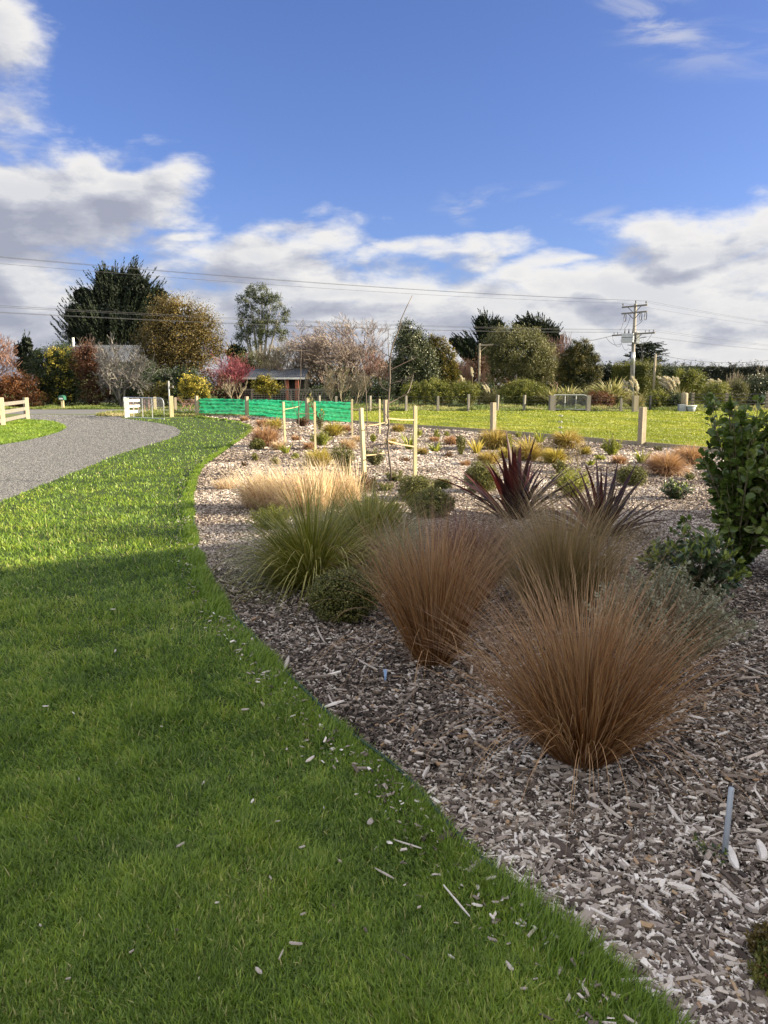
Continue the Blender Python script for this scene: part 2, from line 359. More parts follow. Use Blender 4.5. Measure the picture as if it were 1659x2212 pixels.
# ================================================================ the ground
LAWN_R = [(1700, 2560), (1560, 2380), (1440, 2212), (1300, 2100), (1200, 2015), (1090, 1925), (1000, 1845), (920, 1745), (860, 1680), (740, 1590), (665, 1515), (600, 1450), (545, 1385), (500, 1335), (465, 1285), (446, 1240), (432, 1205), (421, 1160), (417, 1110), (418, 1070), (424, 1040), (440, 1012), (462, 995), (490, 975), (515, 957), (538, 940), (547, 931), (540, 922), (520, 915), (490, 909), (450, 905), (424, 902)]
LAWN_L = [(255, 904), (300, 909), (345, 915), (378, 923), (390, 932), (386, 941), (360, 951), (310, 966), (250, 985), (200, 1006), (150, 1026), (100, 1046), (50, 1066), (0, 1087), (-120, 1140), (-320, 1235)]
LAWN = LAWN_R + LAWN_L + [(-500, 1400), (-700, 2560)]
ISLE = [(-330, 1010), (-120, 985), (0, 962), (45, 955), (90, 945), (128, 934), (144, 925), (138, 918), (115, 912), (70, 908), (0, 905), (-150, 903), (-330, 903)]
FENCE = [(426, 897.5), (534, 901), (664, 910), (757, 915.5), (834, 922), (1065, 938), (1385, 967), (1830, 1008)]
FXY = [G(u, v) for u, v in FENCE]
BED = LAWN_R[::-1] + [(1700, 2560), (3000, 2560), (2600, 1300), (2200, 1040), (1830, 1008), (1385, 967), (1065, 938), (834, 922), (757, 915.5), (664, 910), (534, 901), (426, 900)]
DRIVE = [(-330, 1010), (-120, 985), (0, 962), (45, 955), (90, 945), (128, 934), (144, 925), (138, 918), (115, 912), (70, 908), (45, 904), (60, 896), (262, 897), (262, 904)] + LAWN_L[1:]
def sheet(name, poly, z, m, sub=False):
    pts = [G(u, v) + (z,) for u, v in poly]
    import bmesh
    bm = bmesh.new(); vs = [bm.verts.new(p) for p in pts]; f = bm.faces.new(vs)
    if f.normal.z < 0: f.normal_flip()
    bmesh.ops.triangulate(bm, faces=[f]); me = bpy.data.meshes.new(name); bm.normal_update()
    for f in bm.faces:
        if f.normal.z < 0: f.normal_flip()
    bm.to_mesh(me); bm.free()
    me.materials.append(m); o = bpy.data.objects.new(name, me); COL.objects.link(o); o['kind'] = 'structure'; return o
def groundmat(name, stops, scales=(1.2, 14, 90), rough=.95, bump=.6, bd=.02, vor=None):
    m, n, out = mat(name); co = n.add('ShaderNodeTexCoord').outputs['Object']
    f = n.math('ADD', n.math('MULTIPLY', n.noise(co, scales[0], 3), .35), n.math('ADD', n.math('MULTIPLY', n.noise(co, scales[1], 4, .6), .3), n.math('MULTIPLY', n.noise(co, scales[2], 3, .7), .35)))
    if vor:
        vc = n.add('ShaderNodeTexVoronoi', {'Vector': co, 'Scale': vor}); s_ = n.add('ShaderNodeSeparateColor', {0: vc.outputs['Color']}).outputs[0]
        f = n.math('ADD', n.math('MULTIPLY', f, .5), n.math('MULTIPLY', s_, .5))
    k = len(stops); c = n.ramp(f, [(.25 + .5 * i / (k - 1), s) for i, s in enumerate(stops)])
    b = n.add('ShaderNodeBsdfPrincipled', {'Base Color': c, 'Roughness': rough, 'Specular IOR Level': .2})
    h = vc.outputs['Distance'] if vor else n.noise(co, scales[2], 4, .7)
    bp = n.add('ShaderNodeBump', {'Strength': bump, 'Distance': bd, 'Height': h}); n.l.new(bp.outputs[0], b.inputs['Normal'])
    n.l.new(b.outputs[0], out.inputs[0]); return m
M['ground'] = groundmat('rough_grass_ground', [(.05, .07, .022), (.10, .13, .04), (.17, .17, .07)], (.25, 3, 30))
M['lawn_soil'] = groundmat('lawn_thatch', [(.018, .028, .008), (.035, .055, .014), (.06, .075, .025)])
M['paddock'] = groundmat('paddock_grass', [(.10, .15, .025), (.16, .22, .035), (.22, .28, .05)], (.5, 2.5, 12), bd=.06)
M['soil'] = groundmat('mulch_fines', [(.008, .006, .005), (.018, .014, .012), (.05, .04, .033), (.14, .115, .095), (.26, .225, .19)], (1.5, 30, 140), vor=60)
M['gravel'] = groundmat('gravel_base', [(.045, .045, .049), (.09, .09, .093), (.16, .158, .157)], (.8, 20, 160), vor=55, bump=.8)
M['asphalt'] = groundmat('asphalt', [(.09, .09, .092), (.13, .13, .132), (.19, .188, .185)], (.3, 10, 120), bump=.2)
g0 = MB(); V, Q = box(-1500, 1500, -60, 2600, -.5, 0); g0.add(V, Q); g0.build('ground', M['ground'])['kind'] = 'structure'
fy = 55.0
M_road = MB(); V = [(-120, 43.5, .004), (-8.3, 43.5, .004), (-8.3, 51.8, .004), (-120, 51.8, .004)]; M_road.add(V, [(0, 1, 2, 3)])
M_road.build('road', M['asphalt'])['kind'] = 'structure'
sheet('driveway', DRIVE, .010, M['gravel'])
sheet('lawn', LAWN, .014, M['lawn_soil'])
sheet('verge', ISLE, .014, M['lawn_soil'])
sheet('garden_bed', BED, .006, M['soil'])
x0, y0 = FXY[3]; x1, y1 = FXY[-1]
pm = MB(); pm.add([(x0, y0 + .04, .012), (x1, y1 + .04, .012), (40, 20, .012), (40, 47.3, .012), (-2.5, 47.3, .012), (-4, 44, .012), (-3.3, 34, .012)], [(0, 1, 2, 3)], [(0, 3, 4), (0, 4, 5), (0, 5, 6)])
pm.build('paddock', M['paddock'])['kind'] = 'structure'
def scatter(n, poly, u0=-330, u1=1990, v0=880, v1=2480, rg=R):
    u = rg.uniform(u0, u1, n); v = rg.uniform(v0, v1, n); m = inpoly(u, v, poly); u, v = u[m], v[m]
    t = (CV - v) / F; s = -EYE / (-sp_ + t * cp_); return s * (u - CU) / F, s * (cp_ + t * sp_)
# ---- lawn grass
M['lawn'] = leafmat('lawn_blades', [(.034, .080, .013), (.088, .168, .019), (.165, .265, .028), (.28, .36, .040), (.48, .42, .19)], tipc=(.30, .38, .06), trans=.35, rough=.45, spec=.4, tipf=.35)
def lawn_blades(name, poly, n, label, **kw):
    x, y = scatter(n, poly, **kw); d = np.hypot(x, y); k = len(x)
    patch = vnoise(x, y, 1.6, 1) * .3 + vnoise(x, y, 6.0, 2) * .35 + vnoise(x, y, 16, 4) * .35; patch = np.clip((patch - .5) * 1.7 + .5, 0, 1); tall = vnoise(x, y, 4.0, 3)
    L = (.024 + .045 * tall ** 1.8 + .022 * R.random(k) ** 2) * (1 + np.clip(d - 8, 0, 30) * .012)
    W = np.maximum(.0040, d / 770 * .65) * R.uniform(.5, 1.35, k)
    flow = 6.28 * vnoise(x, y, 1.3, 5); az_ = np.where(R.random(k) < .28, flow + R.normal(0, .7, k), R.uniform(0, 6.28, k))
    sd = np.clip(6 / d, .3, 1); rn = np.clip(.08 + .62 * patch + R.normal(0, .22, k) * sd, 0, .86); dry = R.random(k) < (.025 + .30 * np.clip(vnoise(x, y, 1.9, 6) - .68, 0, 1)) * sd; rn[dry] = 1.0
    mb = MB(); strips(mb, np.stack([x, y, np.full(k, .012)], 1), az_, R.uniform(.05, 1.15, k), R.uniform(.1, 1.5, k), L, W, 3, rn, power=1.2)
    return tag(mb.build(name, M['lawn']), label, None, None, 'stuff')
lawn_blades('lawn_grass', LAWN, 1000000, 'short mown green lawn grass')
lawn_blades('verge_grass', ISLE, 400000, 'short grass left of the gravel drive', u0=-330, u1=160, v0=900, v1=1015)
# longer grass fringe along the edging
def along(poly, step):
    P_ = np.array([G(u, v) for u, v in poly]); d = np.linalg.norm(np.diff(P_, axis=0), axis=1); c = np.concatenate([[0], np.cumsum(d)])
    s = np.arange(0, c[-1], step); return np.stack([np.interp(s, c, P_[:, 0]), np.interp(s, c, P_[:, 1])], 1)
EDGE = along(LAWN_R, .05)
def smooth(a, k):
    ker = np.ones(k) / k; ap = np.concatenate([np.repeat(a[:1], k // 2, 0), a, np.repeat(a[-1:], k - 1 - k // 2, 0)])
    return np.stack([np.convolve(ap[:, i], ker, 'valid') for i in range(a.shape[1])], 1)
EDGE = smooth(EDGE, 7)
tan_ = unit(np.gradient(EDGE, axis=0)); nor = np.stack([-tan_[:, 1], tan_[:, 0]], 1)   # to the lawn side when walking away
k = 60000; i = (R.random(k) ** 1.7 * (len(EDGE) - 1)).astype(int); dens = vnoise(EDGE[i, 0], EDGE[i, 1], 3.0, 9)
i = i[dens > .25 * R.random(k)]; k = len(i)
offs = np.abs(R.normal(0, .05, k)) + .015; bp_ = EDGE[i] + nor[i] * offs[:, None] + R.normal(0, .012, (k, 2)); dd = np.hypot(bp_[:, 0], bp_[:, 1])
az_ = np.arctan2(-nor[i, 1], -nor[i, 0]) + R.normal(0, .9, k)
tl = vnoise(bp_[:, 0], bp_[:, 1], 3.5, 11)
mb = MB(); strips(mb, np.column_stack([bp_, np.full(k, .012)]), az_, R.uniform(.0, .55, k), R.uniform(.2, 1.2, k), (.045 + .085 * tl ** 2) * R.uniform(.6, 1.2, k), np.maximum(.003, dd / 770 * .8), 4, np.clip(R.normal(.35, .15, k), 0, 1))
tag(mb.build('edge_grass', M['lawn']), 'longer grass fringe along the lawn edging', None, None, 'stuff')
# plastic edging strip
M['edging'] = surf('green_edging', (.012, .03, .024), (.025, .055, .042), 20, .5)
mb = MB(); e = EDGE; nE = len(e); w_ = .006
V = np.concatenate([np.column_stack([e - nor * w_, np.zeros(nE)]), np.column_stack([e - nor * w_, np.full(nE, .05)]), np.column_stack([e + nor * w_, np.full(nE, .05)]), np.column_stack([e + nor * w_, np.zeros(nE)])])
a = np.arange(nE - 1); Q = np.concatenate([np.stack([a + j * nE, a + 1 + j * nE, a + 1 + (j + 1) * nE, a + (j + 1) * nE], 1) for j in range(3)])
mb.add(V, Q); tag(mb.build('lawn_edging', M['edging']), 'dark green plastic edging strip between the lawn and the bark mulch', 'edging strip')
# ---- mulch chips
def chipmat():
    m, n, out = mat('bark_chips'); r = n.add('ShaderNodeAttribute', attribute_name='rnd').outputs['Fac']
    c = n.ramp(r, [(0, (.014, .011, .010)), (.26, (.042, .031, .025)), (.46, (.14, .108, .086)), (.62, (.34, .28, .235)), (.80, (.58, .51, .44)), (.95, (.88, .82, .75)), (.97, (.36, .22, .12)), (1.0, (.42, .30, .18))])
    co = n.add('ShaderNodeTexCoord').outputs['Object']
    c = n.mix(n.math('MULTIPLY', n.noise(co, 160, 3, .7), .5), c, (.10, .08, .07))
    b = n.add('ShaderNodeBsdfPrincipled', {'Base Color': c, 'Roughness': .85, 'Specular IOR Level': .2}); n.l.new(b.outputs[0], out.inputs[0]); return m
M['chips'] = chipmat()
def chips(mb, x, y, z, L, W, H, az_, tilt, roll, rnd, rg=R):
    n = len(x); ca, sa = np.cos(az_), np.sin(az_); ct, st = np.cos(tilt), np.sin(tilt)
    a = np.stack([ca * ct, sa * ct, st], 1); b = np.stack([-sa * np.cos(roll), ca * np.cos(roll), np.sin(roll)], 1); c = unit(np.cross(a, b))
    o = np.stack([x, y, z], 1); L = L[:, None]; W = W[:, None]; H = H[:, None]
    j = lambda: rg.uniform(.55, 1.15, (n, 1))
    sk = rg.uniform(-.3, .3, (n, 1)) * W
    V = np.stack([o - a * L / 2 * j() - b * W / 2 * j(), o + a * L / 2 * j() - b * W / 2 * j() + b * sk, o + a * L / 2 * j() + b * W / 2 * j() + b * sk, o - a * L / 2 * j() + b * W / 2 * j()], 1)
    V = np.concatenate([V, V * .92 + o[:, None] * .08 + (c * H)[:, None]], 1).reshape(-1, 3)
    Q = np.array([[4, 5, 6, 7], [0, 1, 5, 4], [1, 2, 6, 5], [2, 3, 7, 6], [3, 0, 4, 7]])
    mb.add(V, (Q[None] + (np.arange(n) * 8)[:, None, None]).reshape(-1, 4), rnd=np.repeat(rnd, 8)); return mb
x, y = scatter(620000, BED, v0=896, v1=2480); d = np.hypot(x, y); k = len(x)
m = R.random(k) < np.clip(np.clip(d / 6, .62, 1) * (.45 + 1.1 * (vnoise(x, y, 1.7, 25) * .5 + vnoise(x, y, 7, 26) * .5)) * np.clip(1.35 - d * .02, .5, 1), .12, 1); x, y, d = x[m], y[m], d[m]; k = len(x)
size = np.exp(R.normal(0, .58, k)); L = np.clip(.0135 * size, .005, .07); W = L * R.uniform(.14, .55, k); long_ = R.random(k) < .13; L[long_] = L[long_] * 2.0 + .012; W[long_] *= .7
L = np.maximum(L, d / 770 * 1.7); W = np.maximum(np.minimum(W, .017), d / 770 * .6)
pn = vnoise(x, y, 1.1, 21) * .6 + vnoise(x, y, 5, 22) * .4
zz = .010 + .020 * vnoise(x, y, 2.2, 23) + R.uniform(0, .020, k)
rn = np.clip(R.beta(1.25, 1.35, k) * .92 + (pn - .5) * .55, 0, .95); o_ = R.random(k) < .03; rn[o_] = R.uniform(.965, 1, o_.sum())
zz -= (rn < .3) * .006
xf, yf = scatter(560000, BED, v0=897, v1=1240); df = np.hypot(xf, yf); m = R.random(len(xf)) < np.clip((df - 5) / 6, 0, 1); xf, yf, df = xf[m], yf[m], df[m]; kf = len(xf)
x = np.concatenate([x, xf]); y = np.concatenate([y, yf]); zz = np.concatenate([zz, .014 + .02 * vnoise(xf, yf, 2.2, 23) + R.uniform(0, .02, kf)]); L = np.concatenate([L, df / 770 * 2.6 * R.uniform(.6, 1.4, kf)]); W = np.concatenate([W, df / 770 * 1.3 * R.uniform(.5, 1.2, kf)])
rn = np.concatenate([rn, np.clip(.32 + .5 * R.random(kf) + .3 * (vnoise(xf, yf, 1.1, 21) - .5), 0, .95)]); k = len(x)
mb = MB(); chips(mb, x, y, zz, L, W, W * R.uniform(.2, .8, k), R.uniform(0, 6.28, k), R.normal(0, .30, k) * np.where(L > .04, .4, 1), R.normal(0, .45, k), rn)
tag(mb.build('bark_mulch', M['chips']), 'weathered grey-brown bark and wood chip mulch', None, None, 'stuff')
k = 5200; i = (R.random(k) ** 1.5 * (len(EDGE) - 1)).astype(int); off_ = np.abs(R.normal(0, .11, k)); q_ = EDGE[i] + nor[i] * off_[:, None] + R.normal(0, .01, (k, 2)); L = np.exp(R.normal(0, .5, k)) * .016
mb = MB(); chips(mb, q_[:, 0], q_[:, 1], .03 + R.uniform(0, .02, k), L, L * R.uniform(.2, .5, k), L * .12, R.uniform(0, 6.28, k), R.normal(0, .3, k), R.normal(0, .4, k), np.clip(R.normal(.65, .2, k), 0, .95)); tag(mb.build('spilled_chips', M['chips']), 'small bark chips spilled into the lawn edge', None, None, 'stuff')
# ---- gravel stones
M['stones'] = leafmat('gravel_stones', [(.035, .036, .040), (.075, .076, .080), (.13, .13, .133), (.24, .238, .235)], trans=0, rough=.85, spec=.25)
x, y = scatter(900000, DRIVE, u0=-330, u1=400, v0=896, v1=1235); k = len(x); d = np.hypot(x, y)
r_ = np.maximum(R.uniform(.006, .014, k), d / 770 * .45)
z_ = .010 + r_ * .1; o = np.stack([x, y, z_], 1)
dirs = np.array([[1, 0, 0], [0, 1, 0], [-1, 0, 0], [0, -1, 0], [0, 0, .8]]); rot = R.uniform(0, 6.28, k)
c_, s_ = np.cos(rot), np.sin(rot)
V = np.stack([o + np.stack([(dx * c_ - dy * s_) * r_ * R.uniform(.6, 1.3, k), (dx * s_ + dy * c_) * r_ * R.uniform(.6, 1.3, k), dz * r_ * R.uniform(.5, 1.1, k)], 1) for dx, dy, dz in dirs], 1).reshape(-1, 3)
T = (np.array([[0, 1, 4], [1, 2, 4], [2, 3, 4], [3, 0, 4]])[None] + (np.arange(k) * 5)[:, None, None]).reshape(-1, 3)
mb = MB(); mb.add(V, None, T, rnd=np.repeat(R.random(k), 5)); tag(mb.build('gravel', M['stones']), 'loose grey crushed gravel on the drive', None, None, 'stuff')
# ---- paddock grass
M['padgrass'] = leafmat('paddock_blades', [(.11, .145, .018), (.19, .23, .028), (.28, .30, .04), (.38, .36, .10)], trans=.35, rough=.5)
PAD = [(757, 915.5), (834, 922), (1065, 938), (1385, 967), (1830, 1008), (2100, 1008), (2100, 888), (690, 888), (700, 905)]
x, y = scatter(520000, PAD, u0=680, u1=2000, v0=887, v1=1008); k = len(x); d = np.hypot(x, y)
x = x + .05; y = y + .12
tl = vnoise(x, y * .5, 1.6, 31)
mb = MB(); strips(mb, np.stack([x, y, np.full(k, .012)], 1), R.uniform(0, 6.28, k), R.uniform(0, .6, k), R.uniform(.1, 1, k), (.045 + .09 * tl ** 2) * R.uniform(.6, 1.3, k), d / 770 * .8, 2, np.clip(.5 * vnoise(x, y, .8, 33) + .5 * R.random(k), 0, 1))
tag(mb.build('paddock_grass', M['padgrass']), 'sunlit paddock pasture grass', None, None, 'stuff')
# ---- rough verge grass behind the fences and beyond the road
M['rough'] = leafmat('rough_grass', [(.06, .10, .02), (.13, .18, .04), (.24, .25, .09), (.38, .33, .18)], trans=.3, rough=.6)
def rough(name, x, y, label, hmin=.1, hmax=.35, tone=.5):
    k = len(x); d = np.hypot(x, y); tl = vnoise(x, y, .9, 41)
    mb = MB(); strips(mb, np.stack([x, y, np.zeros(k)], 1), R.uniform(0, 6.28, k), R.uniform(0, .6, k), R.uniform(.3, 1.4, k), (hmin + hmax * tl ** 2) * R.uniform(.5, 1.2, k), d / 770 * .8, 3, np.clip(tone * vnoise(x, y, .5, 43) * 1.6 + .35 * R.random(k), 0, 1), wind=(-.3, 0))
    return tag(mb.build(name, M['rough']), label, None, None, 'stuff')
k = 90000; rough('roadside_grass', R.uniform(-3, 42, k), 47.3 + R.random(k) ** 1.3 * 12, 'rough tufted grass along the far side of the paddock')
k = 40000; rough('far_verge_grass', R.uniform(-40, -5, k), 52 + R.random(k) ** 1.5 * 7, 'rough low growth on the verge beyond the road', .06, .25, .35)
k = 26000; xx = R.uniform(-14.8, -2.5, k); rough('gateway_grass', xx, R.uniform(39.8, 43.3, k), 'rough grass between the gate and the road', .1, .3, .6)
# ================================================================ fences, gates, poles, houses
def pxm(px, d): return px * d / F
def add_part(parent, name, V, Q, m, T=None, smooth=False, label=None):
    mb = MB(); mb.add(V, Q, T, rnd=random.random()); o = mb.build(name, m, parent, smooth)
    if label: o['label'] = label
    return o
def post_mesh(w, h, rz, lean=(0, 0), bev=.012):
    V, Q = box(-w / 2, w / 2, -w / 2, w / 2, -.05, h, bev); V = np.array(V, float); c, s = cos(rz), sin(rz)
    X = V[:, 0] * c - V[:, 1] * s + lean[0] * V[:, 2]; Y = V[:, 0] * s + V[:, 1] * c + lean[1] * V[:, 2]
    return np.column_stack([X, Y, V[:, 2]]), Q
# ---- near post-and-wire paddock fence with kickboard: one thing, posts are parts
bx, by = FXY[3]
fen = thing('paddock_fence', 'pale square-post wire fence with low kickboard between the mulch bed and the paddock', 'fence', (bx, by, 0))
PTS = [np.array(p) - (bx, by) for p in FXY]
def rot_of(i):
    a = PTS[max(i - 1, 0)]; b = PTS[min(i + 1, len(PTS) - 1)]; return atan2(b[1] - a[1], b[0] - a[0])
for i, p in enumerate(PTS):
    if i == 3: continue
    V, Q = post_mesh(.145, 1.04, rot_of(i), lean=(R.normal(0, .008), R.normal(0, .008)))
    add_part(fen, 'fence_post', V + np.array([p[0], p[1], 0]), Q, M['wood_grey'])
mb = MB()
for a, b in zip(PTS[3:-1], PTS[4:]):
    dr = (b - a) / np.linalg.norm(b - a); nr = np.array([dr[1], -dr[0]]) * (-1) ; o_ = nr * .095
    V, Q = beam((a[0] + o_[0] - dr[0] * .02, a[1] + o_[1] - dr[1] * .02, .075), (b[0] + o_[0] - dr[0] * .025, b[1] + o_[1] - dr[1] * .025, .075), .045, .15); mb.add(V, Q, rnd=random.random())
mb.build('kickboard', M['wood_grey'], fen)
WZ = (.24, .38, .54, .72, .92)
for z in WZ:
    mb = MB(); pipe(mb, [(p[0], p[1] , z) for p in PTS], .0016, 3); mb.build('fence_wire', M['wire_pale'], fen)
sp_xy = np.array(G(1209, 951.3)) - (bx, by)
for z in WZ[:4]:
    mb = MB(); dr = unit(PTS[6] - PTS[5]); c = np.array([sp_xy[0], sp_xy[1], z])
    V, Q = beam(c - np.array([*dr, 0]) * .085, c + np.array([*dr, 0]) * .085, .03, .012); mb.add(V, Q)
    tubes(mb, [c - (0, .025, 0)], [c + (0, .025, 0)], .032, .032, 10); V, Q = beam(c + np.array([*dr, 0]) * .05 + (0, 0, -.03), c + np.array([*dr, 0]) * .06 + (0, 0, .035), .012); mb.add(V, Q)
    mb.build('wire_strainer', M['galv'], fen)
# ---- green shade netting on the fence
m_, n_, out_ = mat('green_netting'); co_ = n_.add('ShaderNodeTexCoord').outputs['Object']
wv_ = n_.noise(n_.add('ShaderNodeMapping', {0: co_, 3: (1, 1, 14)}).outputs[0], 3, 4, .6)
c_ = n_.ramp(wv_, [(.3, (.0, .15, .065)), (.5, (.008, .27, .13)), (.66, (.07, .42, .25)), (.8, (.20, .52, .36))])
b_ = n_.add('ShaderNodeBsdfPrincipled', {'Base Color': c_, 'Roughness': .45, 'Specular IOR Level': .4})
t_ = n_.add('ShaderNodeBsdfTranslucent', {0: c_}); x_ = n_.add('ShaderNodeMixShader', {0: .55, 1: b_.outputs[0], 2: t_.outputs[0]})
tp_ = n_.add('ShaderNodeBsdfTransparent'); x2 = n_.add('ShaderNodeMixShader', {0: .10, 1: x_.outputs[0], 2: tp_.outputs[0]}); n_.l.new(x2.outputs[0], out_.inputs[0]); M['net'] = m_
net_pts = np.array([PTS[i] for i in (0, 1, 2, 3)]); ds = np.concatenate([[0], np.cumsum(np.linalg.norm(np.diff(net_pts, axis=0), axis=1))])
ns, nz = 420, 30; s_ = np.linspace(0.05, ds[-1], ns); X = np.interp(s_, ds, net_pts[:, 0]); Y = np.interp(s_, ds, net_pts[:, 1])
tie = .92 - .035 * np.abs(np.sin(s_ * pi / .62)) ** .7 + .012 * np.sin(s_ * 1.3); bot = .045 + .03 * vnoise(s_, s_ * 0, 1.6, 51) + np.where((s_ > 1.3) & (s_ < 5.4), .05, 0) * 1.0
V = []
for j in range(nz + 1):
    f = j / nz; Z = bot + (tie - bot) * f
    rip = .05 * np.sin(f * nz * .93 + .8 * np.sin(s_ * 1.1)) * (.3 + 1.2 * vnoise(s_, s_ * 0 + f * 3, 2.2, 52)) + .05 * (vnoise(s_ + f * .8, s_ * 0 + f * .6, 7.0, 54) - .5) + .09 * (vnoise(s_, s_ * 0 + f * 1.5, 1.2, 53) - .5)
    V.append(np.column_stack([X + rip * .75 + .06, Y + rip * .65 + .10, Z]))
V = np.concatenate(V); Q = [(j * ns + i, j * ns + i + 1, (j + 1) * ns + i + 1, (j + 1) * ns + i) for j in range(nz) for i in range(ns - 1)]
mb = MB(); mb.add(V, Q); net = mb.build('shade_netting', M['net'], None, True, (bx, by, 0)); tag(net, 'bright green windbreak netting stretched along the fence beyond the bed', 'netting')
for i in range(14, ns, 14):
    mb = MB(); tubes(mb, [(X[i] + .05, Y[i] + .04, tie[i] + .02)], [(X[i] - .03, Y[i] - .03, tie[i] - .10)], .009, .006, 4); mb.build('cable_tie', M['dark_metal'], net)
mb = MB(); pipe(mb, [(net_pts[-1][0] + .03, net_pts[-1][1] + .02, .02), (net_pts[-1][0] + .03, net_pts[-1][1] + .02, .9)], .018, 6); mb.build('end_batten', M['wood_pale'], net)
# ---- metal farm gate (left), its posts and the small railed fence behind
def farm_gate(name, A, B, h, uprights, label, mesh_lo=.0, r=.022, drop=0.0):
    A = np.array(A); B = np.array(B); L = np.linalg.norm(B - A); d = (B - A) / L
    t = thing(name, label, 'gate', (A[0], A[1], 0)); P3 = lambda s, z: (d[0] * s, d[1] * s, z)
    mb = MB(); pipe(mb, [P3(0, drop), P3(0, h), P3(.001, h)], r, 8)
    pipe(mb, [P3(0, h), P3(L - .25, h), P3(L - .12, h - .03), P3(L - .03, h - .12), P3(L, h - .25), P3(L, drop)], r, 8)
    pipe(mb, [P3(0, drop + .03), P3(L, drop + .03)], r * .9, 8); mb.build('gate_frame', M['galv'], t)
    for f in uprights:
        mb = MB(); pipe(mb, [P3(L * f, drop + .03), P3(L * f, h)], r * .8, 6); mb.build('gate_upright', M['galv'], t)
    A_, B_ = [], []; n = int(L / .085); zt, zb = h, mesh_lo
    for sgn in (1, -1):
        for k in range(-int((zt - zb) / .085) - 1, n + 2):
            s0, s1 = k * .085, k * .085 + (zt - zb) * .6
            p0, p1 = (s0, zb), (s1, zt)
            if sgn < 0: p0, p1 = (s1, zb), (s0, zt)
            lo, hi = sorted((p0[0], p1[0]));
            t0 = max(0, (0 - p0[0]) / (p1[0] - p0[0]) if p1[0] > p0[0] else (L - p0[0]) / (p1[0] - p0[0])); t1 = min(1, (L - p0[0]) / (p1[0] - p0[0]) if p1[0] > p0[0] else (0 - p0[0]) / (p1[0] - p0[0]))
            if t1 <= t0: continue
            e = lambda tt: P3(p0[0] + (p1[0] - p0[0]) * tt, p0[1] + (p1[1] - p0[1]) * tt); A_.append(e(t0)); B_.append(e(t1))
    mb = MB(); tubes(mb, A_, B_, .004, .004, 3); mb.build('wire_mesh', M['wire_pale'], t); return t
farm_gate('farm_gate', G(269, 901.6), G(355, 906.5), 1.0, (.25, .48, .72), 'galvanised tube farm gate standing open at the left end of the green netting', .5)
def single_post(u, v, w, h, m, label, group='posts by the driveway gate', name='gate_post', rz=.3, cat='post', **kw):
    x, y = G(u, v); V, Q = post_mesh(w, h, rz, **kw); mb = MB(); mb.add(V, Q, rnd=random.random()); o = mb.build(name, m, None, False, (x, y, 0)); return tag(o, label, cat, group)
t = thing('railed_fence', 'thick white-grey gatepost with three short white rails left of the open metal gate', 'fence', (*G(275, 902), 0))
V, Q = post_mesh(.21, 1.0, .25); add_part(t, 'post', V, Q, M['wood_white'])
for z in (.28, .56, .84):
    V, Q = beam((.1, .05, z), (.42, .7, z), .05, .13); add_part(t, 'rail', V, Q, M['wood_white'])
single_post(336, 894, .17, .95, M['wood_pale'], 'pale squat post seen through the open metal gate')
single_post(371.5, 901, .20, 1.06, M['wood_pale'], 'tall pale square post just right of the open metal gate')
single_post(380, 892, .14, .90, M['wood_grey'], 'thin weathered post behind the tall pale post at the gate')
mb = MB()
for z in (.25, .45, .65, .85):
    a = G(371.5, 901); pipe(mb, [(a[0], a[1], z), (FXY[0][0], FXY[0][1], z)], .003, 3)
    b = G(336, 894); pipe(mb, [(a[0], a[1], z), (b[0], b[1], z)], .003, 3)
tag(mb.build('wire_strand', M['wire_pale']), 'plain fence wires strung from the gate posts to the netting fence', 'fence wire')
# standpipe with a small crossbar
t = thing('standpipe', 'thin grey pipe with a small crossbar rising behind the gate posts', 'pole', (*G(367, 890), 0))
dS = G(367, 890)[1]; hS = 1.6 + (832 - 823) / F * dS
mb = MB(); pipe(mb, [(0, 0, 0), (0, 0, hS)], .045, 8); mb.build('pole', M['galv'], t)
mb = MB(); pipe(mb, [(-.02, 0, hS - .38), (.28, 0, hS - .36)], .03, 6); pipe(mb, [(.24, 0, hS - .42), (.24, 0, hS - .28)], .05, 8); mb.build('crossbar', M['wood_old'], t)
# ---- left railed wooden fence
a, b = np.array(G(5, 920)), np.array(G(58.5, 906.6)); c = a + (a - b) * 1.1
t = thing('rail_fence', 'grey wooden post-and-rail fence at the left edge of the drive', 'fence', (a[0], a[1], 0))
for p, hh in ((a, 1.12), (b, 1.03), (c, 1.1)):
    V, Q = post_mesh(.19, hh, -.6); add_part(t, 'fence_post', V + np.array([p[0] - a[0], p[1] - a[1], 0]), Q, M['wood_grey'])
for p, q_ in ((a, b), (c, a)):
    for z in (.2, .52, .84):
        V, Q = beam((p[0] - a[0], p[1] - a[1] - .11, z), (q_[0] - a[0], q_[1] - a[1] - .11, z), .04, .15); add_part(t, 'rail', V, Q, M['wood_old'])
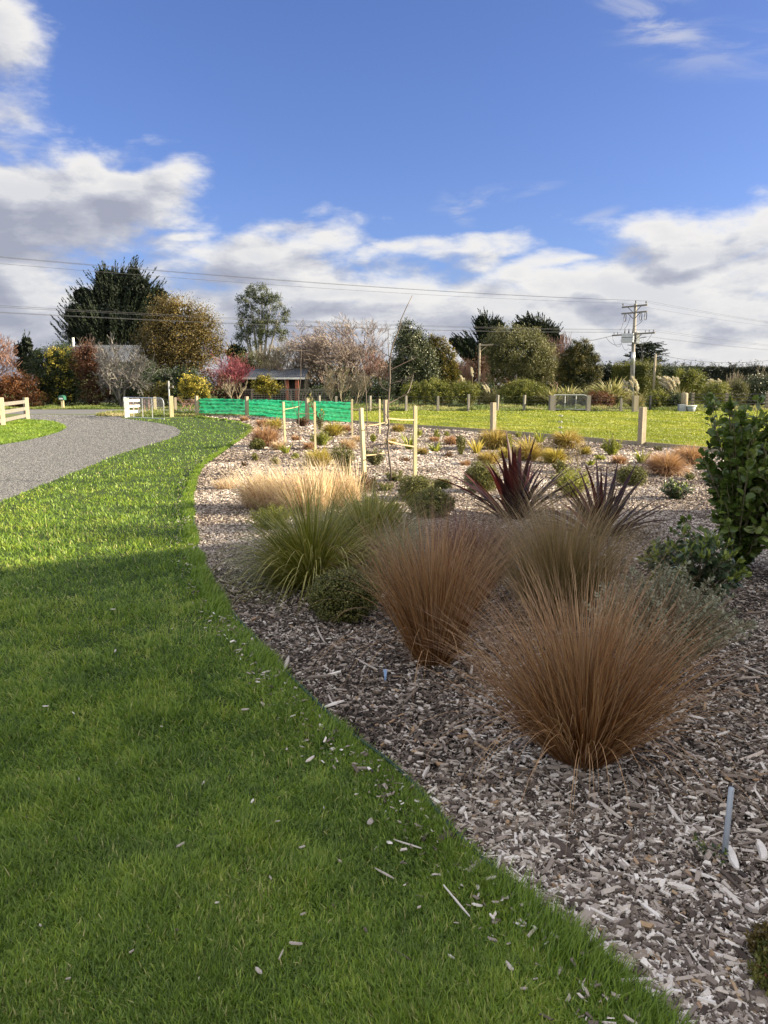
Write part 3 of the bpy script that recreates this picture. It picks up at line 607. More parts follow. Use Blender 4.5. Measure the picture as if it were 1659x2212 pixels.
# ---- far paddock fence
FY = 47.3
t = thing('far_fence', 'low weathered wire fence along the far side of the paddock', 'fence', (P(1000, 880, FY)[0], FY, 0)); tx = t.location[0]
for u in (690, 726, 799, 877, 946, 1012, 1074, 1132):
    V, Q = post_mesh(.13, R.uniform(.92, 1.06), R.uniform(0, 1), lean=(R.normal(0, .02), 0)); add_part(t, 'fence_post', V + np.array([P(u, 880, FY)[0] - tx, 0, 0]), Q, M['wood_old'])
for z in (.3, .5, .7, .9):
    mb = MB(); pipe(mb, [(P(u, 880, FY)[0] - tx, 0, z) for u in (640, 1132, 1192)], .006, 3); mb.build('fence_wire', M['wire'], t)
farm_gate('farm_gate', P(1196, 886, FY)[:2], P(1268, 886, FY)[:2], 1.02, (.33, .66), 'galvanised mesh gate in the far side of the paddock', .12, .022, .12)
for u, w_, m_, l in ((1192, .34, M['wood_old'], 'stout grey left gatepost of the far paddock gate'), (1270, .24, M['wood_old'], 'dark right gatepost of the far paddock gate'), (1341, .13, M['wood_old'], 'short thin post between the far gate and the power pole'),
                  (1404, .10, M['dark_metal'], 'thin dark post in front of the two clipped bushes'), (1371.5, .28, M['wood_grey'], 'squared grey-green post at the foot of the power pole')):
    x, y, _ = P(u, 886, FY - (.0 if u != 1371.5 else 1.5)); V, Q = post_mesh(w_, .98 if u != 1341 else .8, .1); mb = MB(); mb.add(V, Q); tag(mb.build('paddock_post', m_, None, False, (x, y, 0)), l, 'post')
mb = MB()
for z in (.3, .5, .7, .9): pipe(mb, [(P(u, 880, FY + .15)[0], FY + .15, z) for u in (1270, 1341, 1404, 1476)], .006, 3)
tag(mb.build('wire_strand', M['wire']), 'fence wires running right from the far gate to the round post', 'fence wire')
# round post, rail fence on the right, white tub
x, y, _ = P(1477, 887, FY); mb = MB(); pipe(mb, [(0, 0, -.02), (.0, 0, 1.0), (0, 0, 1.12), (0, 0, 1.15)], [.21, .20, .19, .1], 12); tag(mb.build('round_post', M['wood_grey'], None, True, (x, y, 0)), 'fat round pale post beside the white tub at the far fence', 'post')
t = thing('horse_fence', 'dark five-strand fence right of the round post behind the bushes', 'fence', (P(1540, 885, 49)[0], 49, 0)); tx = t.location[0]
for u in (1495, 1568, 1655, 1740):
    V, Q = post_mesh(.15, 1.12, 0); add_part(t, 'fence_post', V + np.array([P(u, 885, 49)[0] - tx, 0, 0]), Q, M['wood_grey'])
for z in (.25, .45, .65, .85, 1.05):
    V, Q = beam((P(1480, 885, 49)[0] - tx, -.09, z), (P(1745, 885, 49)[0] - tx, -.09, z), .02, .035); add_part(t, 'rail', V, Q, M['dark_metal'])
x, y, _ = P(1492, 888, FY - .6); t = thing('tub', 'white and grey plastic tub on the grass beside the round post', 'tub', (x, y, 0))
M['plastic'] = surf('pale_plastic', (.18, .20, .225), (.25, .27, .30), 3, .5, bump=0); mb = MB(); pipe(mb, [(0, 0, 0), (0, 0, .02), (0, 0, .36)], [.2, .23, .30], 16); mb.build('tub_body', M['plastic'], t, True)
mb = MB(); pipe(mb, [(0, 0, .34), (0, 0, .40)], [.33, .33], 16); mb.build('rim', M['wood_white'], t, True)
V, Q = box(-.75, -.36, -.15, .15, 0, .46, .02); mb = MB(); mb.add(V, Q); tag(mb.build('feed_box', M['plastic'], None, False, (x, y, 0)), 'small grey-white box left of the white tub', 'box')
# ---- mailbox
x, y = G(136, 884); t = thing('mailbox', 'dark green mailbox on a pale post across the road', 'mailbox', (x, y, 0))
V, Q = post_mesh(.16, .62, .1); add_part(t, 'post', V, Q, M['wood_pale'])
M['green_paint'] = surf('green_paint', (.02, .09, .06), (.04, .13, .09), 8, .4, bump=.05)
mb = MB(); an = np.linspace(0, pi, 9); pr = [(-.18, .62)] + [(-.18 * cos(a), .78 + .16 * sin(a)) for a in an] + [(.18, .62)]
V = [(p, yy, z) for yy in (-.22, .22) for p, z in pr]; k = len(pr); Q = [(i, i + 1, i + 1 + k, i + k) for i in range(k - 1)] + [(k - 1, 0, k, 2 * k - 1)]
T = [(0, i + 1, i) for i in range(1, k - 1)] + [(k, k + i, k + i + 1) for i in range(1, k - 1)]; mb.add(V, Q, T); mb.build('box_body', M['green_paint'], t)
V, Q = box(-.12, .12, -.235, -.224, .66, .76); add_part(t, 'flap', V, Q, M['wood_white'])
# ---- power pole with transformer
PD = 70.0; px_, py_, _ = P(1364, 832, PD)
pole = thing('power_pole', 'tall grey power pole with two crossarms and a grey transformer box', 'power pole', (px_, py_, 0))
zt = P(1365, 656, PD)[2]
ln = unit(np.array([-43.0, -29.0])); ca_ = np.array([-ln[1], ln[0]]); ca_ = ca_ if ca_[0] > 0 else -ca_      # crossarm direction
M['pole_wood'] = surf('pole_timber', (.15, .14, .12), (.30, .28, .24), 3, .85, (4, 4, .3), .3)
mb = MB(); pipe(mb, [(0, 0, -.1), (0, 0, zt * .4), (0, 0, zt)], [.20, .165, .13], 10); mb.build('pole', M['pole_wood'], pole, True)
zs0, zs1 = P(1365, 787, PD)[2], P(1365, 760, PD)[2]; mb = MB(); pipe(mb, [(0, 0, zs0), (0, 0, zs1)], [.195, .185], 12); mb.build('metal_sleeve', M['galv'], pole, True)
def arm(z, l0, l1, nm='crossarm', w_=.09):
    a = ca_ * l0 - ln * -.14; b = ca_ * l1 - ln * -.14; V, Q = beam((a[0], a[1], z), (b[0], b[1], z), w_, .13); return add_part(pole, nm, V, Q, M['wood_old'])
za, zb_, zc_ = zt - .22, P(1365, 675.5, PD)[2], P(1365, 722, PD)[2]
arm(za, -1.35, 1.35); arm(zb_, -1.35, 1.35); arm(zc_, -2.3, 2.3)
def seg_part(nm, a, b, r, m=None):
    mb = MB(); pipe(mb, [a, b], r, 5); mb.build(nm, m or M['dark_metal'], pole)
A3 = lambda s, z, o=.14: (ca_[0] * s + ln[0] * o, ca_[1] * s + ln[1] * o, z)
for s_ in (-1, 1): seg_part('brace', A3(.75 * s_, za), A3(.1 * s_, za - .55), .03); seg_part('brace', A3(.7 * s_, zb_), A3(.1 * s_, zb_ - .5), .03); seg_part('brace', A3(1.0 * s_, zc_), A3(.1 * s_, zc_ - .6), .03)
INS = []
def insul(s, z, h=.3, r=.07):
    mb = MB(); pipe(mb, [A3(s, z + .06), A3(s, z + .06 + h * .4), A3(s, z + .06 + h * .45), A3(s, z + .06 + h * .7), A3(s, z + .06 + h)], [r * .4, r * .4, r, r * .9, r * .45], 8); mb.build('insulator', M['dark_metal'], pole); return A3(s, z + .06 + h)
HV = [insul(-1.25, za), insul(.12, za + .12), insul(1.22, za)]
for s_ in (-.95, .75, 1.25):
    mb = MB(); pipe(mb, [A3(s_ - .08, zb_ - .08), A3(s_ - .14, zb_ - .45), A3(s_ - .05, zb_ - .72), A3(s_ + .08, zb_ - .66), A3(s_ + .1, zb_ - .2), A3(s_ + .05, zb_ - .08)], .035, 5); mb.build('fuse_link', M['dark_metal'], pole)
LV = [insul(s, zc_, .22, .05) for s in (-2.1, -1.7, 1.3, 1.7, 2.15)]
# transformer box on the camera side, turned with the crossarms
bz0, bz1 = P(1350, 739.6, PD)[2], P(1350, 720.5, PD)[2]; oc = np.array([ca_[0] * -.62 - ca_[1] * 0 + ln[0] * .12, ca_[1] * -.62 + ln[1] * .12])
V, Q = box(-.52, .52, -.36, .36, bz0, bz1, .03); V = np.array(V); th = atan2(ca_[1], ca_[0]) + .35
V = np.column_stack([V[:, 0] * cos(th) - V[:, 1] * sin(th) + oc[0] , V[:, 0] * sin(th) + V[:, 1] * cos(th) + oc[1] - .35, V[:, 2]])
M['tx'] = surf('pale_grey_paint', (.40, .42, .43), (.50, .52, .53), 2, .45, bump=0); tx_ = add_part(pole, 'transformer', V, Q, M['tx'])
for s_ in (-.35, 0, .35):
    c0 = np.array([cos(th) * s_ + oc[0], sin(th) * s_ + oc[1] - .35]); mb = MB(); pipe(mb, [(c0[0], c0[1], bz1), (c0[0], c0[1], bz1 + .2), (c0[0], c0[1], bz1 + .21), (c0[0], c0[1], bz1 + .42)], [.07, .06, .045, .03], 8); mb.build('bushing', M['dark_metal'], tx_)
mb = MB(); V2 = [(cos(th) * x_ + oc[0] + sin(th) * .372, sin(th) * x_ + oc[1] - .35 - cos(th) * .372, z) for x_, z in ((-.53, bz0 + .4), (.53, bz0 + .4), (.53, bz0 + .44), (-.53, bz0 + .44))]; mb.add(V2, [(0, 1, 2, 3)]); mb.build('seam', M['dark_metal'], tx_)
V, Q = box(.15, .42, -.3, .05, bz0 - .05, bz1 + .15, .02); add_part(pole, 'lit_side_panel', V, Q, M['wood_white'])  # white box stands in for the sunlit side face of the transformer
seg_part('bracket', (.1, -.1, bz0 + .3), (1.0, -.35, bz0 + .45), .035)
def loose(a, b, sag, n=8):
    mb = MB(); a = np.array(a); b = np.array(b); tt = np.linspace(0, 1, n)[:, None]; p = a + (b - a) * tt; p[:, 2] -= (4 * sag * tt * (1 - tt))[:, 0]; pipe(mb, p, .016, 4); mb.build('jumper_cable', M['wire'], pole)
for s0, z0, s1, z1, sg in ((-1.0, zb_ - .7, -1.2, bz1 + .4, .25), (-.2, zb_ - .1, -.7, bz1 + .45, .3), (1.1, zb_ - .7, .3, zc_ + .6, .1), (-2.9, zc_ - .1, -1.0, bz0 - .1, .35), (-2.2, zc_, -.9, bz0 - .1, .6), (2.2, zc_ + .1, 1.0, zc_ - .6, .5), (-1.2, bz0 + .3, -.1, bz0 - .5, .5)):
    loose(A3(s0, z0, .3), A3(s1, z1, .5), sg)
seg_part('conduit', (.12, -.2, .3), (.12, -.2, zs0 - .05), .05, M['galv'])
# wires
def wire(a, b, sag, r=.016, n=40):
    tt = np.linspace(0, 1, n)[:, None]; a = np.array(a, float); b = np.array(b, float); p = a + (b - a) * tt; p[:, 2] -= (4 * sag * tt * (1 - tt))[:, 0]; return p
W0 = np.array([px_, py_, 0]); PB = W0 + np.array([ln[0] * 92, ln[1] * 92, 0.2]); PC = W0 + np.array([62, 50, 0.0])
for pts, gl, rk in ((HV, 'upper', ('lowest', 'middle', 'highest')), ([LV[0], LV[1], LV[2], LV[4]], 'lower', ('lowest', 'second lowest', 'second highest', 'highest'))):
    for i, p in enumerate(pts):
        p = np.array(p); f = rk[i] + (' of the three upper' if gl == 'upper' else ' of the four lower')
        for tgt, side in ((PB, 'left'), (PC, 'right')):
            mb = MB(); pipe(mb, wire(W0 + p, tgt + p, .95 if side == 'left' else .8), .008 if side == 'left' else .007, 4)
            tag(mb.build('power_line', M['wire']), ('%s power lines running %s of the tall pole' % (f, 'left' if side == 'left' else 'right')), 'power line', '%s power lines %s of the pole' % (gl, side))
def small_pole(u, d, v_top, w_, armdir, label, m=None):
    x, y, z = P(u, v_top, d); t = thing('power_pole', label, 'power pole', (x, y, 0)); mb = MB(); pipe(mb, [(0, 0, 0), (0, 0, z)], [w_, w_ * .8], 8); mb.build('pole', m or M['pole_wood'], t, True)
    if armdir:
        V, Q = beam((-.1, 0, z - .15), (armdir, -.2, z - .1), .1, .12); add_part(t, 'crossarm', V, Q, M['wood_grey'])
        mb = MB(); pipe(mb, [(0, 0, z - .7), (armdir * .6, -.1, z - .18)], .03, 5); mb.build('brace', M['wood_grey'], t)
    return np.array([x, y, z])
q1 = small_pole(1036.5, 64, 742, .10, 1.0, 'thin pale pole with one short arm behind the low green shrubs', M['wood_grey']); q2 = small_pole(1416, 66, 765, .12, 0, 'plain brown pole standing by the clipped hedge corner', M['wood_grey'])
for s0, s1 in ((-2.3, .1), (-2.0, .8)):
    mb = MB(); pipe(mb, wire(W0 + np.array(A3(s0, zc_)), q1 + (s1, -.1, -.05), .5), .012, 4); tag(mb.build('service_line', M['wire']), ('%s of two thin service wires from the tall pole down to the thin pale pole' % ('left' if s1 < .5 else 'right')), 'power line', 'service wires to the pale pole')
mb = MB(); pipe(mb, wire(q2, P(1760, 758, 75), .9), .014, 4); tag(mb.build('service_line', M['wire']), 'low sagging wire running right from the plain brown pole above the hedge', 'power line')
# ---- house behind the left shrubs
M['roof_grey'] = surf('corrugated_roof', (.055, .062, .075), (.09, .10, .12), 2, .85, (1, 1, 1), .1)
M['brick'] = surf('red_brick', (.22, .07, .045), (.34, .13, .08), 9, .85, (1, 1, 3), .3)
M['dark_open'] = surf('dark_interior', (.018, .017, .016), (.03, .028, .026), 3, .6, bump=0)
M['wallpaint'] = surf('grey_wall', (.10, .10, .10), (.14, .14, .14), 2, .85, bump=.1)
def corr_roof(x0, x1, y0, y1, z0, z1, pitch=.18):
    n = int((x1 - x0) / (pitch / 4)); xs = np.linspace(x0, x1, n); zz = .02 * np.sin(xs / pitch * 2 * pi)
    V = np.concatenate([np.column_stack([xs, np.full(n, y0), z0 + zz]), np.column_stack([xs, np.full(n, y1), z1 + zz])]); Q = [(i, i + 1, i + 1 + n, i + n) for i in range(n - 1)]; return V, Q
d = 72.0; xa, xb = P(100, 832, d)[0], P(345, 832, d)[0]; t = thing('house', 'grey-roofed house hidden behind the yellow-spotted shrub under the dark cypress', 'house', ((xa + xb) / 2, d, 0)); hw = (xb - xa) / 2
zr, ze = P(200, 745, d + 3)[2], P(200, 782, d)[2]
V, Q = box(-hw + .4, hw - .4, .5, 6.5, 0, ze - .05); add_part(t, 'wall', V, Q, M['wallpaint'])
V, Q = corr_roof(-hw, hw, 0, 3.5, ze, zr); V2, Q2 = corr_roof(-hw, hw, 7, 3.5, ze, zr); mb = MB(); mb.add(V, Q); mb.add(V2, Q2); rf = mb.build('roof', M['roof_grey'], t)
xo = P(155.7, 740, d + 3)[0] - t.location[0]; mb = MB(); pipe(mb, [(xo, 3.3, zr - .4), (xo, 3.3, zr + .7)], .12, 8); mb.build('flue', M['wood_white'], rf)
for xw in (-3.5, 0, 3.2):
    V, Q = box(xw - .6, xw + .6, .44, .5, 1.2, 2.3); w_o = add_part(t, 'window', V, Q, M['dark_open'])
    V, Q = box(xw - .68, xw + .68, .41, .46, 1.1, 1.2); add_part(w_o, 'sill', V, Q, M['wood_white'])
# gable ends
for s_ in (-1, 1):
    mb = MB(); mb.add([(s_ * (hw - .41), .5, ze - .05), (s_ * (hw - .41), 6.5, ze - .05), (s_ * (hw - .41), 3.5, zr - .08)], None, [(0, 1, 2)]); mb.build('gable', M['wallpaint'], t)
# ---- brick cottage / carport behind the lattice fence
d = 68.0; X = lambda u: P(u, 832, d)[0]; Z = lambda v: P(800, v, d)[2]
cx = X(590); t = thing('cottage', 'low blue-grey roofed brick cottage behind the lattice fence', 'house', (cx, d, 0))
V, Q = corr_roof(X(500) - cx, X(660) - cx, -.5, 3.2, Z(817), Z(795)); V2, Q2 = corr_roof(X(500) - cx, X(660) - cx, 6.8, 3.2, Z(817), Z(795)); mb = MB(); mb.add(V, Q); mb.add(V2, Q2); mb.build('roof', M['roof_grey'], t)
V, Q = box(X(500) - cx, X(660) - cx, -.58, -.51, Z(819.5), Z(815.5)); add_part(t, 'fascia', V, Q, M['wood_white'])
V, Q = box(X(506) - cx, X(655) - cx, 1.2, 6, 0, Z(818)); add_part(t, 'wall', V, Q, M['dark_open'])  # near-black colour paints in the shade of the opening under the roof
for u in (510, 585, 621, 642):
    V, Q = box(X(u) - cx - .15, X(u) - cx + .15, -.3, .0, 0, Z(819.5)); add_part(t, 'brick_column', V, Q, M['brick'])
for u0, u1 in ((548, 556), (603, 608), (611, 615)):
    V, Q = box(X(u0) - cx, X(u1) - cx, 1.1, 1.19, .9, Z(822)); fr = add_part(t, 'window', V, Q, M['wood_white']); V, Q = box(X(u0) - cx + .05, X(u1) - cx - .05, 1.07, 1.1, 1.0, Z(822) - .1); add_part(fr, 'pane', V, Q, M['dark_open'])
for s_, u in ((-1, 506), (1, 655)):
    mb = MB(); mb.add([(X(u) - cx, 0, Z(818)), (X(u) - cx, 6, Z(818)), (X(u) - cx, 3.2, Z(797))], None, [(0, 1, 2)]); mb.build('gable', M['wood_old'], t)
d = 63.0; X = lambda u: P(u, 832, d)[0]; Z = lambda v: P(800, v, d)[2]; cx = X(600)
t = thing('lattice_fence', 'old grey trellis fence in front of the brick cottage', 'fence', (cx, d, 0)); z1 = Z(842); z0 = max(Z(876), .05)
for u in (500, 543, 586, 629, 672, 717):
    V, Q = box(X(u) - cx - .06, X(u) - cx + .06, -.06, .06, 0, z1 + .05); add_part(t, 'post', V, Q, M['wood_old'])
V, Q = box(X(500) - cx, X(717) - cx, -.03, .03, z1, z1 + .07); add_part(t, 'top_rail', V, Q, M['wood_old'])
mb = MB()
for z in np.arange(z0, z1, .16): V, Q = beam((X(500) - cx, -.02, z), (X(717) - cx, -.02, z), .015, .045); mb.add(V, Q, rnd=random.random())
for xx in np.arange(X(500) - cx, X(717) - cx, .22): V, Q = beam((xx, .01, z0), (xx, .01, z1), .045, .015); mb.add(V, Q, rnd=random.random())
mb.build('trellis', M['wood_old'], t)
# small black gate with pale marks left of the trellis
t = thing('small_gate', 'small black slatted gate with a pale top corner left of the trellis fence', 'gate', (X(514) - 0, d - 1.5, 0)); w_ = X(529) - X(498)
for i in range(9):
    xx = -w_ / 2 + w_ * i / 8; V, Q = box(xx - .03, xx + .03, -.02, .02, .1, Z(846)); add_part(t, 'slat', V, Q, M['dark_metal'])
for z in (.2, Z(847) - .1): V, Q = box(-w_ / 2, w_ / 2, -.05, -.021, z, z + .06); add_part(t, 'rail', V, Q, M['dark_metal'])
V, Q = box(-w_ / 2 - .1, -w_ / 2 + .32, -.09, -.06, Z(849), Z(845.5)); add_part(t, 'name_plate', V, Q, M['wood_white'])
# ---- garden house off to the right, outside the picture: it throws the foreground shade
t = thing('shed_house', 'single-storey house outside the picture on the right', 'house', (13.6, -3.0, 0)); hx, ye = 4.1, 12.2
V, Q = box(-hx + .5, hx - .5, -14, ye - .5, 0, 2.75); add_part(t, 'wall', V, Q, M['wallpaint'])
mb = MB(); rz_ = 6.3; mb.add([(-hx, -14.5, 2.7), (hx, -14.5, 2.7), (hx, ye, 2.7), (-hx, ye, 2.7), (0, -10.5, rz_), (0, ye - 4.4, rz_)], [(0, 4, 5, 3), (1, 2, 5, 4)], [(0, 1, 4), (3, 5, 2)]); mb.build('roof', M['roof_grey'], t)
# ================================================================ trees and shrubs behind the garden
def LM(key, *stops, **kw): M[key] = leafmat(key, list(stops), **kw)
LM('cypress_leaf', (.006, .011, .006), (.014, .024, .011), (.032, .045, .018), trans=.1, rough=.7)
LM('bronze_leaf', (.030, .024, .009), (.08, .06, .018), (.16, .115, .032), (.24, .18, .055), trans=.25)
LM('gum_leaf', (.022, .032, .015), (.06, .075, .035), (.12, .125, .065), trans=.2)
LM('olive_leaf', (.028, .034, .012), (.075, .08, .028), (.16, .155, .06), (.28, .26, .13), trans=.2)
LM('holly_leaf', (.012, .02, .008), (.035, .05, .02), (.09, .10, .05), (.20, .20, .13), trans=.1, rough=.35)
LM('gold_leaf', (.025, .03, .008), (.09, .08, .014), (.19, .135, .018), trans=.15)
LM('gold_dark', (.008, .013, .005), (.022, .030, .008), (.065, .060, .011), (.20, .15, .02), trans=.12)
LM('dark_leaf', (.010, .017, .006), (.025, .042, .012), (.055, .08, .025), trans=.15)
LM('green_leaf', (.03, .042, .008), (.09, .105, .015), (.17, .175, .026), (.26, .24, .05), trans=.25)
LM('yellow_leaf', (.02, .03, .008), (.12, .11, .012), (.36, .29, .03), (.50, .42, .10), trans=.25)
LM('rust_leaf', (.05, .02, .008), (.12, .045, .014), (.20, .085, .025), trans=.2)
LM('redbrown_leaf', (.03, .014, .008), (.08, .03, .014), (.13, .06, .025), trans=.2)
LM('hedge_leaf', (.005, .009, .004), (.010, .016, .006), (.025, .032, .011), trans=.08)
LM('hedge_lit', (.03, .04, .007), (.10, .11, .016), (.20, .19, .03), trans=.12)  # lighter copy of the hedge leaf, sunlight put into its colour
LM('flax_leaf', (.07, .08, .02), (.20, .20, .07), (.40, .37, .19), (.52, .48, .30), trans=.3)
LM('toetoe_leaf', (.09, .085, .035), (.22, .20, .09), (.36, .32, .17), trans=.3)
LM('plume', (.38, .34, .27), (.55, .50, .42), (.68, .64, .56), trans=.4)
LM('twig_grey', (.06, .055, .05), (.13, .12, .11), (.22, .205, .19), trans=0)
LM('twig_pink', (.10, .075, .06), (.18, .135, .11), (.28, .22, .18), trans=0)
LM('twig_red', (.08, .02, .026), (.17, .034, .045), (.27, .07, .085), trans=0)
LM('twig_rose', (.12, .06, .045), (.21, .115, .085), (.28, .18, .14), trans=0)
LM('twig_dark', (.05, .035, .03), (.10, .075, .06), (.16, .12, .10), trans=0)
LM('twig_tan', (.14, .11, .07), (.24, .20, .13), (.34, .29, .20), trans=0)
def pblobs(bl, d, bx):
    o = []
    for b in bl:
        u, v, ru, rv = b[:4]; dy = b[4] if len(b) > 4 else 0.0; x, y, z = P(u, v, d + dy); s = (d) / F
        o.append((x - bx, dy, z, ru * s, (b[5] * s if len(b) > 5 else ru * s * .8), rv * s))
    return o
def leafy(name, label, cat, ub, d, bl, m, nc, nl, cr, L=.14, W=.07, shell=.55, trunk=.2, bark='bark', group=None, extra=None, twigs=0, flat=1.0, out=.3, tone=.55, up=.4, zmin=.05, core=True, seed=1, crown='crown'):
    rg = np.random.default_rng(seed + 100); x, y, _ = P(ub, 840, d); t = thing(name, label, cat, (x, y, 0), group=group); B = pblobs(bl, d, x); s = d / F
    mb = MB(); clumpy(mb, B, nc, nl, cr * s, L, W, shell, rg, up=up, flat=flat, out=out, zmin=zmin, tone=tone)
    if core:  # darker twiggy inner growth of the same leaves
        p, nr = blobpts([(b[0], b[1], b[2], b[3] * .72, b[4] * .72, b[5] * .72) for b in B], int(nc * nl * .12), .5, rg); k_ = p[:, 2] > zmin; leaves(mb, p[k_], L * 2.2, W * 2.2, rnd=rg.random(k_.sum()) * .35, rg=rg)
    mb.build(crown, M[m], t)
    if extra:
        for (nm2, b2, m2, n2, k2, c2, L2, W2) in extra:
            mb = MB(); clumpy(mb, pblobs(b2, d, x), n2, k2, c2 * s, L2, W2, .85, rg, zmin=zmin); mb.build(nm2, M[m2], t)
    if trunk:
        mb = MB()
        for b in B[:7]:
            b = np.array(b); e = b[:3] + rg.normal(size=3) * b[3:] * .2; mid = e * (.45, .45, .5) + rg.normal(size=3) * .1; mid[2] = max(mid[2], .1)
            pipe(mb, [(rg.normal(0, trunk * .3), 0, 0), mid, e], [trunk, trunk * .6, trunk * .15], 7)
        mb.build('trunk', M[bark], t, True)
    return t
def cypress(name, label, ub, d, bl, ns, nl, cat='tree', m='cypress_leaf', Ls=2.2, trunk=.35, seed=3, flat=False, L=.26, W=.07, group=None, inner=.35, core=True):
    rg = np.random.default_rng(seed); x, y, _ = P(ub, 840, d); t = thing(name, label, cat, (x, y, 0), group=group); B = np.array(pblobs(bl, d, x)); mb = MB()
    vol = (B[:, 3] * B[:, 5]); pk = rg.choice(len(B), ns, p=vol / vol.sum()); dr = rdir(ns, .15, rg); rr = .5 + .75 * rg.random(ns)
    tip = B[pk, :3] + dr * B[pk, 3:6] * rr[:, None]
    ctr = B[pk, :3] * (.4, .4, 1) ; ctr[:, 2] = tip[:, 2] - B[pk, 5] * (.25 if flat else .8)
    ax = unit(tip - ctr); ax[:, 2] = ax[:, 2] * (.3 if flat else 1) + (0 if flat else .28); ax = unit(ax); ln_ = Ls * rg.uniform(.6, 1.35, ns)
    k = rg.integers(0, ns, ns * nl); tt = rg.random(len(k)) ** .8; wd = (1 - tt) * .17 * ln_[k] * rg.random(len(k)) ** .5 + .03
    sd = rdir(len(k), 0, rg); sd[:, 2] *= .45 if not flat else .2
    curl = np.zeros((len(k), 3)); curl[:, 2] = tt ** 2 * .22 * ln_[k] * (.3 if flat else 1)
    p = tip[k] - ax[k] * ((1 - tt) * ln_[k])[:, None] + sd * wd[:, None] + curl
    la = unit(ax[k] + sd * .55 + np.array([0, 0, .25 if not flat else 0]))
    tone = rg.random(ns); kk = p[:, 2] > .2
    leaves(mb, p[kk], L * rg.uniform(.7, 1.4, kk.sum()), W, axis=la[kk], rnd=np.clip(.6 * tone[k] + .4 * rg.random(len(k)), 0, 1)[kk], rg=rg)
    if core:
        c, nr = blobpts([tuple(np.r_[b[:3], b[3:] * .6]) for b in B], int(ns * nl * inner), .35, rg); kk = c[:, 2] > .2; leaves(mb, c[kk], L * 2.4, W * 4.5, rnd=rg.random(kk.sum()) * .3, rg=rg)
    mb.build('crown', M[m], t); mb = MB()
    for b in B[:9]: pipe(mb, [(rg.normal(0, .2), 0, 0), (b[0] * .3, b[1] * .3, b[2] * .5), (b[0], b[1], b[2])], [trunk, trunk * .7, trunk * .25], 7)
    mb.build('trunk', M['bark'], t, True); return t
def bare(name, label, cat, ub, d, u0, u1, v0, m='twig_grey', nst=4, depth=5, kids=(3, 4), spread=.62, up=.12, r0=.12, minr=.013, seed=5, lean=(0, 0, 0), group=None, fan=.5, ratio=.70, bark=None, base=0.0, rr=.58, wig=.16):
    rg = np.random.default_rng(seed); x, y, _ = P(ub, 840, d); t = thing(name, label, cat, (x, y, 0), group=group); s = d / F
    H = P(ub, v0, d)[2]; segs = []
    for i in range(nst):
        a = rg.uniform(0, 6.28); dr = (cos(a) * fan, sin(a) * fan * .8, 1); segs.append(branches((cos(a) * base, sin(a) * base, 0), dr, H * .38, r0, depth, rg, kids, spread, ratio, up, wig, 3, rr, lean))
    A, B, ra, rb, lv = [np.concatenate(z) for z in zip(*segs)]
    xl, xh = np.percentile(B[:, 0], .5), np.percentile(B[:, 0], 99.5); zh = np.percentile(B[:, 2], 99.5)
    X0, X1 = P(u0, 832, d)[0] - x, P(u1, 832, d)[0] - x
    def fit(Q_):
        Q_ = Q_.copy(); q0 = Q_[:, 0]; Q_[:, 0] = np.where(q0 < 0, q0 / min(xl, -.1) * min(X0, -.1), q0 / max(xh, .1) * max(X1, .1)); Q_[:, 1] *= (X1 - X0) / max(xh - xl, .1); Q_[:, 2] *= H / zh; return Q_
    A, B = fit(A), fit(B); A[:, 2] = np.maximum(A[:, 2], 0); B[:, 2] = np.maximum(B[:, 2], 0.02)
    big = lv < 2; mb = MB(); tubes(mb, A[big], B[big], np.maximum(ra[big], minr), np.maximum(rb[big], minr), 6, rg.random(big.sum())); mb.build('trunk', M[bark or m], t)
    mb = MB(); tubes(mb, A[~big], B[~big], np.maximum(ra[~big], minr), np.maximum(rb[~big] * .8, minr * .7), 3, rg.random((~big).sum())); mb.build('crown', M[m], t); return t
def strappy(name, label, cat, ub, d, wpx, hpx, m, n=160, W=.05, seed=6, wind=(0, 0), vb=None, bend=(.4, 1.6), th=(0, .8), segs=5, group=None, base=.25, plumes=0, plen=.5, ph=1.5):
    rg = np.random.default_rng(seed)
    if vb: x, y = G(ub, vb); d = y
    else: x, y, _ = P(ub, 840, d)
    s = d / F; H = hpx * s; hw = wpx * s / 2; t = thing(name, label, cat, (x, y, 0), group=group)
    mb = MB(); a = rg.uniform(0, 6.28, n); r_ = hw * base * np.sqrt(rg.random(n)); L = np.hypot(H, hw) * rg.uniform(.55, 1.1, n)
    strips(mb, np.stack([r_ * np.cos(a), r_ * np.sin(a), np.zeros(n)], 1), a, rg.uniform(*th, n), rg.uniform(*bend, n), L, W, segs, wind=wind, fold=.15, rg=rg); mb.build('foliage', M[m], t)
    for i in range(plumes):
        a = rg.uniform(0, 6.28); hh = H * ph * rg.uniform(.75, 1.1); le = rg.uniform(.05, .3); wx = wind[0] * .5
        pts = [np.array((cos(a) * le * hh * q_ + wx * hh * q_ * q_, sin(a) * le * hh * q_ * .5, hh * q_ * (1 - .1 * q_))) for q_ in np.linspace(0, 1, 7)]
        mb = MB(); pipe(mb, pts, .012, 4); st_ = mb.build('stem', M['toetoe_leaf'], t)
        mb = MB(); k = 130; q_ = rg.random(k); e = pts[-1]; dr = unit(pts[-1] - pts[-2]); c = e + dr * (q_[:, None] * plen) + np.array([wx * .6, 0, -.22]) * (q_[:, None] ** 2) * plen + rg.normal(size=(k, 3)) * .045 * (np.sin(q_ * pi) + .3)[:, None]
        leaves(mb, c, .16, .035, axis=dr + rg.normal(size=(k, 3)) * .25 + (wx, 0, -.2), rg=rg); mb.build('plume', M['plume'], st_)
    return t
